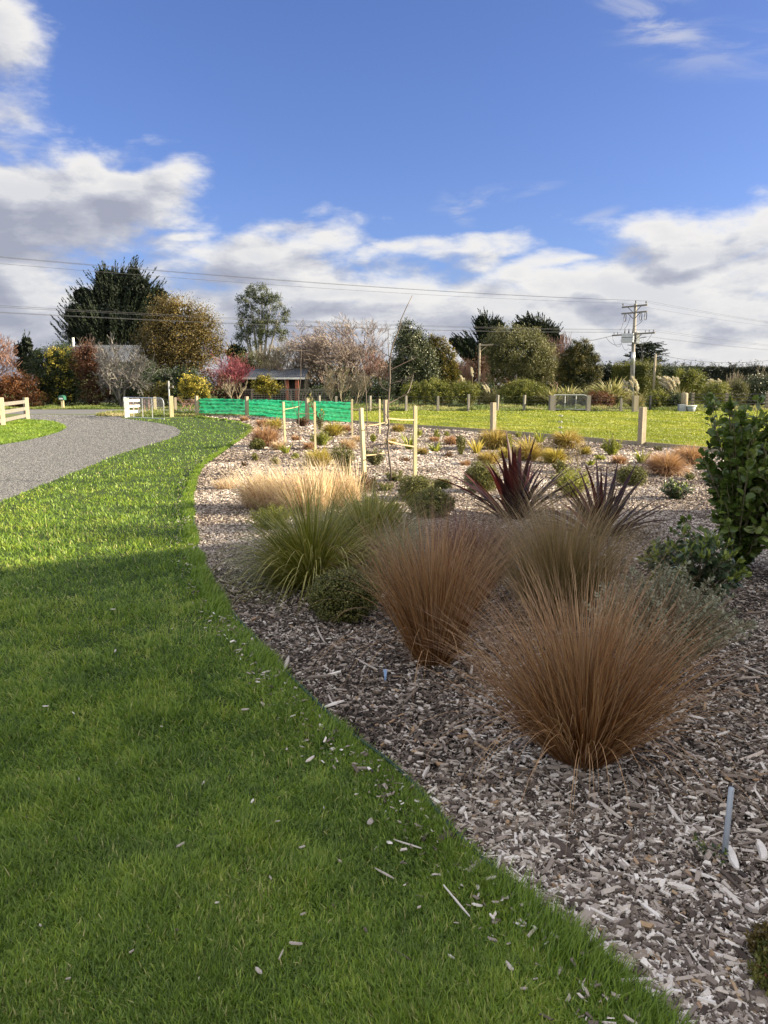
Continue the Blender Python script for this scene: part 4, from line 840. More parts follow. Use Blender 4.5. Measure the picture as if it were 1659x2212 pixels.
# -- left group
cypress('cypress_tree', 'huge dark spiky cypress towering behind the grey-roofed house', 250, 80, [(250, 690, 100, 70), (190, 715, 68, 50), (325, 690, 55, 60), (240, 635, 62, 45), (295, 628, 48, 50), (290, 600, 22, 34), (165, 680, 36, 36), (180, 640, 30, 26), (345, 640, 24, 24), (225, 600, 28, 24), (262, 606, 26, 26), (330, 655, 40, 40)], 900, 66, seed=11, Ls=2.9, trunk=.5)
cypress('conifer_tree', 'small dark feathery conifer far left beside the grey-roofed house', 58, 85, [(58, 745, 16, 24), (40, 757, 14, 20), (78, 768, 18, 16), (60, 790, 34, 30)], 110, 50, seed=12, Ls=1.1, trunk=.15)
leafy('bronze_tree', 'rounded bronze-brown tree leaning over the yellow shrubs', 'tree', 400, 66, [(385, 720, 75, 62), (340, 740, 50, 50), (430, 745, 48, 50), (385, 685, 52, 44), (350, 672, 30, 26), (440, 700, 30, 32), (330, 780, 40, 30), (470, 750, 18, 30), (400, 780, 60, 26)], 'bronze_leaf', 620, 62, 13, .15, .06, .45, trunk=.28, seed=2, out=.5)
leafy('gum_tree', 'tall open-crowned gum tree rising alone behind the cottage', 'tree', 562, 105, [(560, 632, 26, 16), (535, 650, 22, 14), (590, 652, 20, 16), (520, 675, 14, 12), (608, 680, 16, 14), (560, 665, 18, 14), (530, 705, 20, 15), (575, 705, 30, 20), (600, 722, 18, 12), (550, 728, 28, 18), (560, 690, 20, 12), (520, 735, 12, 10)], 'gum_leaf', 250, 55, 6.5, .26, .09, .5, trunk=.30, bark='greybark', seed=3, core=False, out=.1)
cypress('conifer_tree', 'low dark conifer at the foot of the tall gum tree', 508, 108, [(508, 755, 16, 16), (495, 762, 10, 12), (525, 760, 12, 12)], 60, 50, seed=13, Ls=1.4)
leafy('euonymus_shrub', 'big dark shrub splashed with yellow leaves behind the green mailbox', 'shrub', 130, 59, [(125, 810, 50, 60), (165, 800, 44, 50), (95, 800, 34, 44), (150, 845, 60, 34), (130, 770, 30, 26), (100, 850, 34, 26)], 'dark_leaf', 420, 60, 11, .13, .06, .55, trunk=.12, seed=4,
      extra=[('yellow_leaves', [(135, 790, 36, 40, -1.2), (120, 840, 36, 28, -1.6), (165, 790, 22, 20, -1.2), (125, 770, 26, 22, -.8)], 'yellow_leaf', 190, 10, 5, .13, .08)])
leafy('redleaf_shrub', 'dark reddish-brown shrub between the yellow-spotted shrub and the dead grey tree', 'shrub', 192, 57.5, [(190, 785, 28, 40), (200, 830, 30, 42), (215, 850, 22, 24), (185, 760, 22, 18)], 'redbrown_leaf', 180, 50, 9, .12, .06, .5, trunk=.08, seed=5, extra=[('pale_leaves', [(205, 835, 24, 24, -1)], 'olive_leaf', 50, 10, 6, .12, .06)])
leafy('rusty_bush', 'rusty orange-brown bush behind the left rail fence', 'bush', 35, 56, [(20, 848, 46, 34), (60, 850, 36, 30), (35, 828, 40, 22), (-40, 850, 60, 34)], 'rust_leaf', 260, 60, 10, .12, .05, .5, trunk=.06, seed=6, out=.8)
bare('bare_willow', 'leafless pinkish-red tree at the left picture edge', 'tree', -30, 58, -140, 50, 680, 'twig_rose', 5, 5, (3, 4), .55, .14, .10, .014, 21)
bare('dead_tree', 'dead silver-grey branching tree in front of the grey-roofed house', 'tree', 262, 56.5, 208, 338, 738, 'twig_grey', 5, 5, (3, 4), .75, .08, .09, .014, 22, fan=.7)
bare('bare_shrub', 'small bare pinkish tree above the house roof below the dark cypress', 'tree', 205, 74, 165, 250, 728, 'twig_pink', 4, 4, (3, 4), .7, .1, .06, .014, 23)
leafy('dark_shrub', 'dark green shrub mass under the bronze tree', 'shrub', 345, 57, [(330, 840, 40, 34), (375, 835, 40, 36), (300, 855, 30, 22), (410, 830, 40, 36), (350, 860, 50, 18)], 'dark_leaf', 300, 55, 9, .12, .06, .5, trunk=.08, seed=7)
leafy('yellow_shrub', 'yellow-leaved shrub just left of the green netting, right of the dark shrubs', 'shrub', 425, 53, [(425, 838, 24, 24), (440, 850, 14, 18), (405, 830, 18, 20), (410, 860, 24, 14)], 'yellow_leaf', 120, 30, 6, .11, .08, .6, trunk=.06, seed=8, tone=.8)
leafy('yellow_shrub', 'dim brownish-yellow shrub behind the open metal gate', 'shrub', 330, 53.5, [(335, 855, 24, 16), (355, 838, 16, 14)], 'gold_leaf', 60, 26, 6, .10, .07, .6, trunk=.05, seed=9)
bare('bare_shrub', 'tangle of bare reddish stems right behind the metal gate', 'shrub', 318, 46, 285, 420, 856, 'twig_rose', 9, 3, (2, 4), .5, .1, .03, .008, 24, base=1.2, fan=.6)
bare('red_willow', 'bright crimson-stemmed shrub beside the brick cottage', 'shrub', 487, 64, 432, 545, 764, 'twig_red', 9, 4, (3, 4), .42, .2, .05, .013, 25, bark='twig_dark', fan=.5)
bare('bare_shrub', 'thin pale multi-stemmed shrub in front of the crimson shrub', 'shrub', 505, 58, 478, 530, 812, 'twig_tan', 5, 3, (2, 3), .5, .15, .04, .012, 26)
leafy('redleaf_shrub', 'dark purple-brown thicket below the crimson shrub', 'shrub', 480, 61, [(475, 840, 34, 30), (445, 820, 22, 30), (505, 850, 30, 20)], 'redbrown_leaf', 120, 40, 9, .12, .05, .4, trunk=.05, seed=10)
leafy('olive_tree', 'pale olive bush tree above the cottage roof', 'tree', 548, 80, [(545, 785, 36, 22), (520, 790, 24, 20), (580, 790, 26, 18)], 'olive_leaf', 150, 45, 8, .16, .06, .5, trunk=.1, seed=12)
bare('bare_tree', 'leafless grey-brown tree between the gum tree and the big bare tree', 'tree', 595, 72, 545, 655, 735, 'twig_tan', 4, 5, (3, 4), .6, .14, .08, .013, 27)
leafy('yellow_bush', 'round yellow-green bush in front of the cottage', 'bush', 574, 60.5, [(574, 832, 28, 20), (565, 826, 18, 15), (590, 838, 18, 16)], 'yellow_leaf', 90, 34, 6, .11, .07, .6, trunk=.05, seed=13, tone=.8)
bare('bare_tree', 'big wide leafless tree with pinkish twigs right of the cottage', 'tree', 735, 72, 618, 838, 695, 'twig_pink', 6, 6, (3, 4), .66, .07, .16, .013, 28, lean=(-.04, 0, 0), fan=.7, bark='twig_dark')
bare('bare_shrub', 'fine brown leafless shrub at the right foot of the big bare tree', 'shrub', 745, 60, 700, 800, 800, 'twig_tan', 10, 4, (3, 4), .5, .18, .03, .010, 29, fan=.5, base=.8)
leafy('dark_shrub', 'dark undergrowth below the big bare tree', 'shrub', 790, 64, [(790, 850, 46, 22), (700, 855, 60, 14), (830, 845, 30, 26)], 'dark_leaf', 150, 45, 9, .12, .06, .5, trunk=.05, seed=14, tone=.4)
bare('bare_tree', 'smaller leafless reddish tree just left of the silvery evergreen', 'tree', 815, 68, 780, 862, 762, 'twig_rose', 3, 5, (3, 4), .6, .1, .07, .013, 30)
leafy('dark_shrub', 'dark green growth behind the dead silver-grey tree', 'shrub', 262, 60, [(240, 835, 34, 40), (285, 840, 40, 36), (320, 815, 30, 30), (265, 812, 30, 24)], 'dark_leaf', 260, 50, 9, .13, .06, .5, trunk=.06, seed=51, tone=.4)
leafy('dark_shrub', 'dark bushes filling the gap right of the cottage under the bare trees', 'shrub', 720, 76, [(690, 835, 50, 26), (760, 830, 50, 30), (825, 832, 40, 34), (650, 845, 30, 16)], 'olive_leaf', 260, 50, 9, .15, .07, .5, trunk=.06, seed=52, tone=.4)
leafy('dark_shrub', 'dark bushes filling the gap behind the thin pale pole', 'shrub', 1010, 78, [(985, 815, 40, 40), (1040, 815, 40, 46), (1085, 825, 34, 30)], 'redbrown_leaf', 260, 50, 9, .15, .07, .5, trunk=.06, seed=53, tone=.4)
leafy('dark_shrub', 'dark bushes filling the gap left of the domed conifer', 'shrub', 1195, 72, [(1180, 825, 34, 34), (1215, 830, 30, 30)], 'dark_leaf', 180, 50, 9, .14, .07, .5, trunk=.06, seed=54, tone=.4)
# -- centre
leafy('evergreen_tree', 'dense dark evergreen with silvery leaves behind the tree stakes', 'tree', 885, 61, [(882, 725, 28, 26), (888, 770, 38, 50), (870, 810, 30, 40), (915, 790, 30, 46), (930, 820, 26, 30), (880, 840, 48, 24), (905, 745, 20, 30)], 'holly_leaf', 480, 62, 9, .13, .07, .6, trunk=.2, seed=15, tone=.5)
leafy('golden_cypress', 'gold-tipped upright cypress beside the silvery evergreen', 'tree', 955, 62, [(940, 755, 12, 34), (952, 765, 12, 42), (966, 775, 13, 40), (978, 800, 14, 34), (930, 760, 10, 30), (960, 815, 34, 26)], 'gold_leaf', 300, 50, 5.5, .12, .05, .65, trunk=.12, seed=16, out=1.2, tone=.8)
cypress('cypress_tree', 'dark spiky cypress behind the round olive tree, left of the pair', 1052, 120, [(1052, 715, 34, 28), (1042, 698, 22, 22), (1075, 735, 40, 24), (1000, 745, 34, 18), (980, 738, 14, 10), (1075, 702, 18, 14), (1020, 765, 40, 16)], 330, 60, seed=14, Ls=3.4, L=.36, W=.12)
cypress('cypress_tree', 'dark flat-sprayed cypress behind the round olive tree, right of the pair', 1165, 122, [(1165, 712, 38, 22), (1140, 700, 26, 16), (1190, 722, 26, 22), (1120, 705, 14, 12), (1205, 740, 14, 12), (1170, 738, 44, 18)], 330, 60, seed=15, Ls=3.2, L=.36, W=.12)
leafy('olive_tree', 'big round olive-green tree behind the low green shrubs', 'tree', 1125, 66, [(1120, 760, 66, 50), (1085, 755, 40, 42), (1160, 775, 42, 44), (1105, 725, 34, 20), (1150, 800, 54, 30), (1075, 800, 26, 26), (1190, 795, 16, 22), (1060, 745, 18, 20)], 'olive_leaf', 620, 62, 9, .13, .06, .6, trunk=.2, seed=17, tone=.5)
bare('bare_tree', 'leafless pinkish tree right of the round olive tree', 'tree', 1195, 70, 1150, 1230, 722, 'twig_rose', 4, 5, (3, 4), .6, .12, .06, .012, 31)
bare('bare_shrub', 'leafless brown thicket left of the round olive tree around the thin pale pole', 'shrub', 1022, 72, 985, 1068, 778, 'twig_rose', 8, 4, (3, 4), .5, .15, .05, .012, 32, fan=.4, base=2)
leafy('dome_cypress', 'domed dark conifer with golden right side', 'tree', 1250, 63, [(1250, 770, 27, 36), (1250, 795, 40, 44), (1250, 820, 48, 34), (1272, 800, 25, 40), (1226, 795, 22, 36), (1237, 765, 14, 24), (1262, 760, 16, 24)], 'gold_dark', 700, 60, 5, .09, .05, .85, trunk=.15, seed=18, tone=.6, out=.9)
leafy('low_shrub', 'long low green shrub below the silvery evergreen', 'shrub', 950, 56, [(900, 850, 34, 22), (940, 848, 40, 26), (985, 850, 36, 22), (1010, 846, 26, 20)], 'green_leaf', 360, 45, 6, .10, .04, .6, trunk=.05, seed=19, out=.5)
leafy('low_shrub', 'rounded green shrub below the round olive tree', 'shrub', 1130, 56, [(1130, 850, 46, 28), (1105, 852, 26, 22), (1160, 855, 32, 22)], 'green_leaf', 340, 45, 6, .10, .04, .6, trunk=.05, seed=20, out=.5)
leafy('dark_shrub', 'dark shrub in the gap between the two low green shrubs', 'shrub', 1060, 58, [(1058, 855, 26, 22), (1040, 850, 20, 16)], 'dark_leaf', 90, 45, 7, .11, .05, .5, trunk=.05, seed=21)
def grassclump(*a, **k): return strappy(*a, **k)
strappy('toetoe', 'toetoe with three upright white plumes behind the long low shrub', 'grass', 1012, 60, 50, 50, 'toetoe_leaf', 240, .04, 41, (-.3, 0), plumes=3, plen=.9, ph=1.25)
strappy('toetoe', 'feathery grass clump left of the rounded green shrub', 'grass', 1060, 57, 44, 46, 'toetoe_leaf', 240, .035, 42, (-.4, 0), plumes=2, plen=.7, ph=.75)
strappy('flax_clump', 'pale windswept flax clump at the left end of the flax row', 'flax', 1190, 55, 60, 38, 'flax_leaf', 420, .13, 43, (-.7, 0), group=None)
strappy('flax_clump', 'spiky pale flax clump above the far paddock gate', 'flax', 1226, 55.5, 52, 46, 'flax_leaf', 420, .13, 44, (-.35, 0))
strappy('flax_clump', 'spiky flax clump just right of the far paddock gate', 'flax', 1268, 55, 52, 42, 'flax_leaf', 420, .13, 45, (-.45, 0))
strappy('flax_clump', 'large dome of drooping windblown flax left of the power pole', 'flax', 1318, 55, 80, 58, 'flax_leaf', 800, .12, 46, (-.75, 0), bend=(.8, 2.0))
leafy('rusty_bush', 'low rusty-brown bush between the flax clumps behind the far gate', 'bush', 1285, 52.5, [(1290, 862, 26, 14), (1312, 866, 16, 12)], 'rust_leaf', 60, 40, 6, .1, .04, .5, trunk=.03, seed=22)
# -- hedge on the right
def hedge(name, label, x0, x1, y0, y1, h, m, n, rg, L=.16, core='hedge_leaf'):
    t = thing(name, label, 'hedge', ((x0 + x1) / 2, (y0 + y1) / 2, 0)); hx, hy = (x1 - x0) / 2, (y1 - y0) / 2
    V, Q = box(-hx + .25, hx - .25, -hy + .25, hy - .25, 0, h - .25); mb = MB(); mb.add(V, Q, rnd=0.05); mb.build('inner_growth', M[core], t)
    fr = np.array([2 * hx * h, 2 * hy * h, 2 * hy * h, 4 * hx * hy]); f = rg.choice(4, n, p=fr / fr.sum()); a = rg.uniform(-1, 1, n); b = rg.random(n); o = rg.normal(0, .08, n) - .05
    p = np.where((f == 0)[:, None], np.stack([a * hx, -hy - o, b * h], 1), np.where((f == 1)[:, None], np.stack([-hx - o, a * hy, b * h], 1), np.where((f == 2)[:, None], np.stack([hx + o, a * hy, b * h], 1), np.stack([a * hx, (b * 2 - 1) * hy, h + o + .35 * (vnoise(a * hx, b * 0, 1.3, 61) - .5)], 1))))
    mb = MB(); leaves(mb, p, L * rg.uniform(.6, 1.4, n), L * .45, rnd=np.clip(vnoise(p[:, 0] + p[:, 1], p[:, 2], 2.0, 62) * .6 + rg.random(n) * .4, 0, 1), rg=rg)
    k = n // 60; q_ = np.stack([rg.uniform(-hx, hx, k), rg.uniform(-hy, hy, k), np.full(k, h)], 1); hh = rg.random(k) ** 3 * .9
    k2 = rg.integers(0, k, k * 14); tt = rg.random(len(k2)); leaves(mb, q_[k2] + np.stack([rg.normal(0, .07, len(k2)), rg.normal(0, .07, len(k2)), tt * hh[k2]], 1), L, L * .35, rnd=rg.random(len(k2)), up=0, rg=rg)
    mb.build('foliage', M[m], t); return t
rg = np.random.default_rng(77)
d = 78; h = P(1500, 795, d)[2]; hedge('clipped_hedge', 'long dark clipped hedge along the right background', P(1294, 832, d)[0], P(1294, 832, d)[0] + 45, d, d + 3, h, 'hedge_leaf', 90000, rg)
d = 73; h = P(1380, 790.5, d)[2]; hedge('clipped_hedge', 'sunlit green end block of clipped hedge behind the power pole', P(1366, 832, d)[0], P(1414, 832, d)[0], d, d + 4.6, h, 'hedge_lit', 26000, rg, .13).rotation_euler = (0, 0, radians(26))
cypress('cypress_tree', 'distant flat-topped cypress with layered branches above the hedge', 1392, 150, [(1372, 752, 16, 8), (1360, 770, 14, 8), (1410, 748, 26, 7), (1420, 763, 22, 7), (1400, 775, 30, 8), (1375, 770, 20, 10), (1420, 780, 24, 5), (1352, 785, 12, 5)], 230, 46, seed=16, Ls=3.6, L=.4, W=.16, flat=True, core=False, trunk=.3)
bare('bare_tree', 'thin bare treetop sticking up beside the flat-topped cypress', 'tree', 1388, 148, 1376, 1400, 735, 'twig_grey', 2, 4, (2, 3), .5, .15, .12, .03, 33)
leafy('mixed_shrub', 'reddish and olive shrub top right of the lit hedge block', 'shrub', 1455, 66, [(1455, 805, 26, 12), (1485, 805, 26, 10), (1475, 825, 46, 20)], 'dark_leaf', 160, 50, 8, .13, .06, .5, trunk=.08, seed=23)
leafy('yellowgreen_shrub', 'large yellow-green shrub behind the toetoe plumes', 'shrub', 1500, 60, [(1500, 830, 26, 26), (1480, 818, 24, 20), (1520, 850, 22, 22), (1490, 855, 40, 16)], 'green_leaf', 200, 50, 7, .11, .05, .6, trunk=.08, seed=24)
strappy('toetoe', 'toetoe with a crowd of drooping white plumes before the dark hedge', 'grass', 1462, 55, 70, 34, 'toetoe_leaf', 300, .035, 47, (-.5, 0), plumes=22, plen=.55, ph=1.75)
strappy('toetoe', 'toetoe clump at the foot of the power pole', 'grass', 1376, 53, 56, 34, 'toetoe_leaf', 300, .035, 48, (-.35, 0), plumes=8, plen=.5, ph=1.7)
strappy('toetoe', 'small toetoe with pale plumes between the rounded green shrubs', 'grass', 1560, 58, 40, 30, 'toetoe_leaf', 150, .035, 49, (-.4, 0), plumes=9, plen=.6, ph=1.6)
leafy('clipped_bush', 'yellow-tipped bush left of the thin dark post, left of a pair', 'bush', 1420, 50, [(1422, 862, 22, 18), (1415, 870, 18, 12), (1435, 868, 12, 14)], 'green_leaf', 130, 45, 5, .09, .04, .6, trunk=.04, seed=25)
leafy('clipped_bush', 'darker rounded bush right of the thin dark post, right of a pair', 'bush', 1456, 50, [(1457, 866, 17, 17), (1450, 872, 14, 12)], 'dark_leaf', 90, 45, 5, .09, .04, .6, trunk=.04, seed=26)
leafy('round_shrub', 'soft rounded green shrub behind the dark five-strand fence', 'shrub', 1548, 53, [(1548, 850, 28, 26), (1540, 862, 30, 18), (1560, 868, 22, 14)], 'green_leaf', 240, 45, 6, .09, .035, .6, trunk=.05, seed=27)
leafy('round_shrub', 'greyer rounded shrub right of the soft green one', 'shrub', 1593, 54, [(1593, 848, 20, 26), (1588, 862, 20, 18)], 'olive_leaf', 180, 45, 6, .09, .035, .6, trunk=.05, seed=28)
leafy('dark_shrub', 'big dark shrub with pale spiky top at the right picture edge', 'shrub', 1645, 55, [(1640, 842, 36, 30), (1675, 838, 34, 32), (1612, 838, 20, 18), (1640, 862, 50, 18)], 'holly_leaf', 260, 50, 8, .10, .05, .6, trunk=.08, seed=29)
cypress('conifer_tree', 'narrow conifer standing outside the picture beyond the house on the right', 0, 50, [(829, 700, 20, 60)], 10, 10) if False else None
bare('bare_shrub', 'pale upright twiggy shrub top above the dark shrub at the right edge', 'shrub', 1620, 57, 1575, 1670, 794, 'twig_tan', 12, 3, (3, 5), .35, .3, .03, .013, 34, fan=.35, base=1.5)
leafy('tree_far', 'low far-off tree line seen over the hedge', 'tree', 830, 160, [(850, 800, 60, 14), (980, 798, 60, 12), (700, 800, 80, 12), (1250, 800, 90, 12)], 'dark_leaf', 200, 40, 8, .4, .2, .5, trunk=0, seed=30)
# ================================================================ plants in the bed
LM('rust_tuft', (.11, .042, .022), (.23, .10, .055), (.37, .20, .12), (.52, .36, .24), trans=.35, tipc=(.55, .38, .23))
LM('yellow_tuft', (.13, .12, .02), (.32, .26, .05), (.46, .36, .08), (.55, .46, .18), trans=.4)
LM('amber_tuft', (.13, .095, .025), (.29, .215, .055), (.44, .33, .10), (.56, .45, .22), trans=.4)
LM('lime_leaf', (.06, .08, .012), (.16, .19, .025), (.28, .29, .045), (.38, .36, .09), trans=.35)
LM('moss_leaf', (.03, .036, .010), (.08, .088, .018), (.15, .15, .034), (.27, .24, .08), trans=.2)
LM('ball_leaf', (.026, .033, .009), (.07, .08, .018), (.14, .14, .034), (.25, .23, .08), trans=.15, rough=.4)
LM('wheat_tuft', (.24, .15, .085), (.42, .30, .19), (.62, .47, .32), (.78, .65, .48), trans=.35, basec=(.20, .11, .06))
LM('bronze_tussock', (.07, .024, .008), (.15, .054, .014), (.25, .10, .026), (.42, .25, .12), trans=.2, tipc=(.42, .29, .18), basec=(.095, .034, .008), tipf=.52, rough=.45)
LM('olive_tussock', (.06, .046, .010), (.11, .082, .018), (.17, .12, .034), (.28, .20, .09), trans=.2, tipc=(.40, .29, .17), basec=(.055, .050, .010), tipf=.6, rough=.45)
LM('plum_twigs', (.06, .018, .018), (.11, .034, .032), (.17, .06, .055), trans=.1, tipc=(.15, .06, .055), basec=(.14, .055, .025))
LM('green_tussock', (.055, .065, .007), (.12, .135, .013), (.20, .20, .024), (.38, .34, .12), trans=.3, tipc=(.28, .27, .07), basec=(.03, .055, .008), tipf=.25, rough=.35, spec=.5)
LM('grey_tussock', (.16, .17, .12), (.26, .26, .18), (.38, .36, .26), trans=.25)
LM('phormium_leaf', (.014, .007, .009), (.024, .008, .011), (.06, .012, .014), (.17, .03, .03), trans=.2, rough=.5, spec=.35, tipf=.35, tipc=(.05, .012, .012))
LM('griselinia_leaf', (.030, .054, .012), (.060, .10, .018), (.10, .15, .026), (.19, .23, .055), trans=.3, rough=.32, spec=.5)
LM('viburnum_leaf', (.012, .024, .012), (.026, .048, .022), (.05, .080, .034), (.10, .13, .06), trans=.15, rough=.35, spec=.5)
LM('fresh_leaf', (.12, .16, .03), (.20, .25, .05), (.28, .32, .08), trans=.35)
LM('white_flower', (.55, .48, .46), (.72, .68, .64), (.62, .42, .42), trans=.3)
LM('sage_leaf', (.07, .080, .045), (.13, .14, .085), (.20, .21, .14), (.30, .30, .22), trans=.2, rough=.6)
LM('dry_leaf', (.25, .20, .10), (.40, .33, .2), trans=.3)
M['stem'] = surf('plant_stem', (.10, .085, .05), (.20, .17, .10), 20, .8, bump=0)
M['red_stem'] = surf('red_stem', (.12, .035, .03), (.2, .07, .05), 20, .8, bump=0)
def small(kind, u, v, wpx, hpx, m, name, label, cat, seed, wind=-.35, group=None, part='foliage', stem='stem'):
    rg = np.random.default_rng(seed); x, y = G(u, v); s = y / F; H = hpx * s; hw = wpx * s / 2
    t = thing(name, label, cat, (x, y, 0), group=group); mb = MB(); px = y / 770
    if kind == 'tuft':      # fine mounding grass
        n = int(260 + wpx * hpx * .9); a = rg.uniform(0, 6.28, n); r_ = hw * .25 * np.sqrt(rg.random(n)); Lb = np.hypot(H, hw) * rg.uniform(.55, 1.25, n)
        strips(mb, np.stack([r_ * np.cos(a), r_ * np.sin(a), np.zeros(n)], 1), a, rg.uniform(0, .75, n), rg.uniform(.6, 2.1, n), Lb, max(.0025, px * .55), 5, wind=(wind, 0), rg=rg)
    elif kind == 'flax':    # strappy upright leaves
        n = int(16 + wpx * .5); a = rg.uniform(0, 6.28, n); r_ = hw * .2 * np.sqrt(rg.random(n)); Lb = np.hypot(H, hw * .7) * rg.uniform(.55, 1.1, n)
        strips(mb, np.stack([r_ * np.cos(a), r_ * np.sin(a), np.zeros(n)], 1), a, rg.uniform(.05, .6, n), rg.uniform(.2, 1.3, n), Lb, max(.016, px * 1.5), 5, wind=(wind * .6, 0), fold=.25, rg=rg)
    else:
        k = {'shrub': 1.0, 'ball': 1.6, 'sparse': .45, 'narrow': .9}[kind]; n = int(wpx * hpx * k * .9 + 120)
        Lf = max(.018, px * (1.9 if kind != 'ball' else 1.3)); ns_ = 9 if kind != 'ball' else 14
        if kind == 'ball':
            d_ = rdir(int(n * 1.3), .1, rg); lump = 1 + .38 * (vnoise(d_[:, 0] * 3 + 9, d_[:, 1] * 3 + d_[:, 2] * 3, 1.7, seed) - .5) + .2 * (vnoise(d_[:, 0] * 9 + 9, d_[:, 1] * 9 + d_[:, 2] * 9, 1.7, seed) - .5)
            c = d_ * (np.array([hw, hw, H / 2]) * lump[:, None]) * rg.uniform(.80, 1.03, (len(d_), 1)) + (0, 0, H * .52); c = c[c[:, 2] > .01]
            leaves(mb, c, Lf * rg.uniform(.6, 1.3, len(c)), Lf * .55, axis=rdir(len(c), 0, rg) + unit(c - (0, 0, H * .5)) * .6, rg=rg)
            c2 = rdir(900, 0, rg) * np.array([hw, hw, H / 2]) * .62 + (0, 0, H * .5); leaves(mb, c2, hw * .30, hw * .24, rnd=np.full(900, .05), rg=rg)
        else:   # stems fan out, leaves along them
            P0, AX, RN = [], [], []; ms = MB(); S = int(10 + wpx * .45); tone = rg.random(S)
            for i in range(S):
                a = rg.uniform(0, 6.28); sp = rg.random() ** .6; tip_ = np.array([cos(a) * hw * sp * .92 + wind * H * .15, sin(a) * hw * sp * .92, H * rg.uniform(.55, 1.0) * (1 - .28 * sp ** 2)])
                mid = tip_ * (.45, .45, .5); tt = np.linspace(0, 1, 5)[:, None]; pts = (1 - tt) ** 2 * 0 + 2 * tt * (1 - tt) * mid + tt ** 2 * tip_; pipe(ms, pts, [max(.004, px * .25)] * 5, 4)
                kk = max(4, n // S); q_ = rg.uniform(.12, 1.0, kk) ** .8; c = np.stack([np.interp(q_, tt[:, 0], pts[:, j]) for j in range(3)], 1); o_ = rdir(kk, .2, rg); P0.append(c + o_ * Lf * .5 + rg.normal(size=(kk, 3)) * hw * .05); AX.append(o_ + (0, 0, .5)); RN.append(np.clip(.5 * tone[i] + .5 * rg.random(kk), 0, 1))
            ms.build('stems', M[stem], t); P0, AX, RN = np.concatenate(P0), np.concatenate(AX), np.concatenate(RN)
            leaves(mb, P0, Lf * rg.uniform(.7, 1.4, len(P0)), Lf * .42, axis=AX, rnd=RN, rg=rg)
    mb.build(part, M[m], t); return t
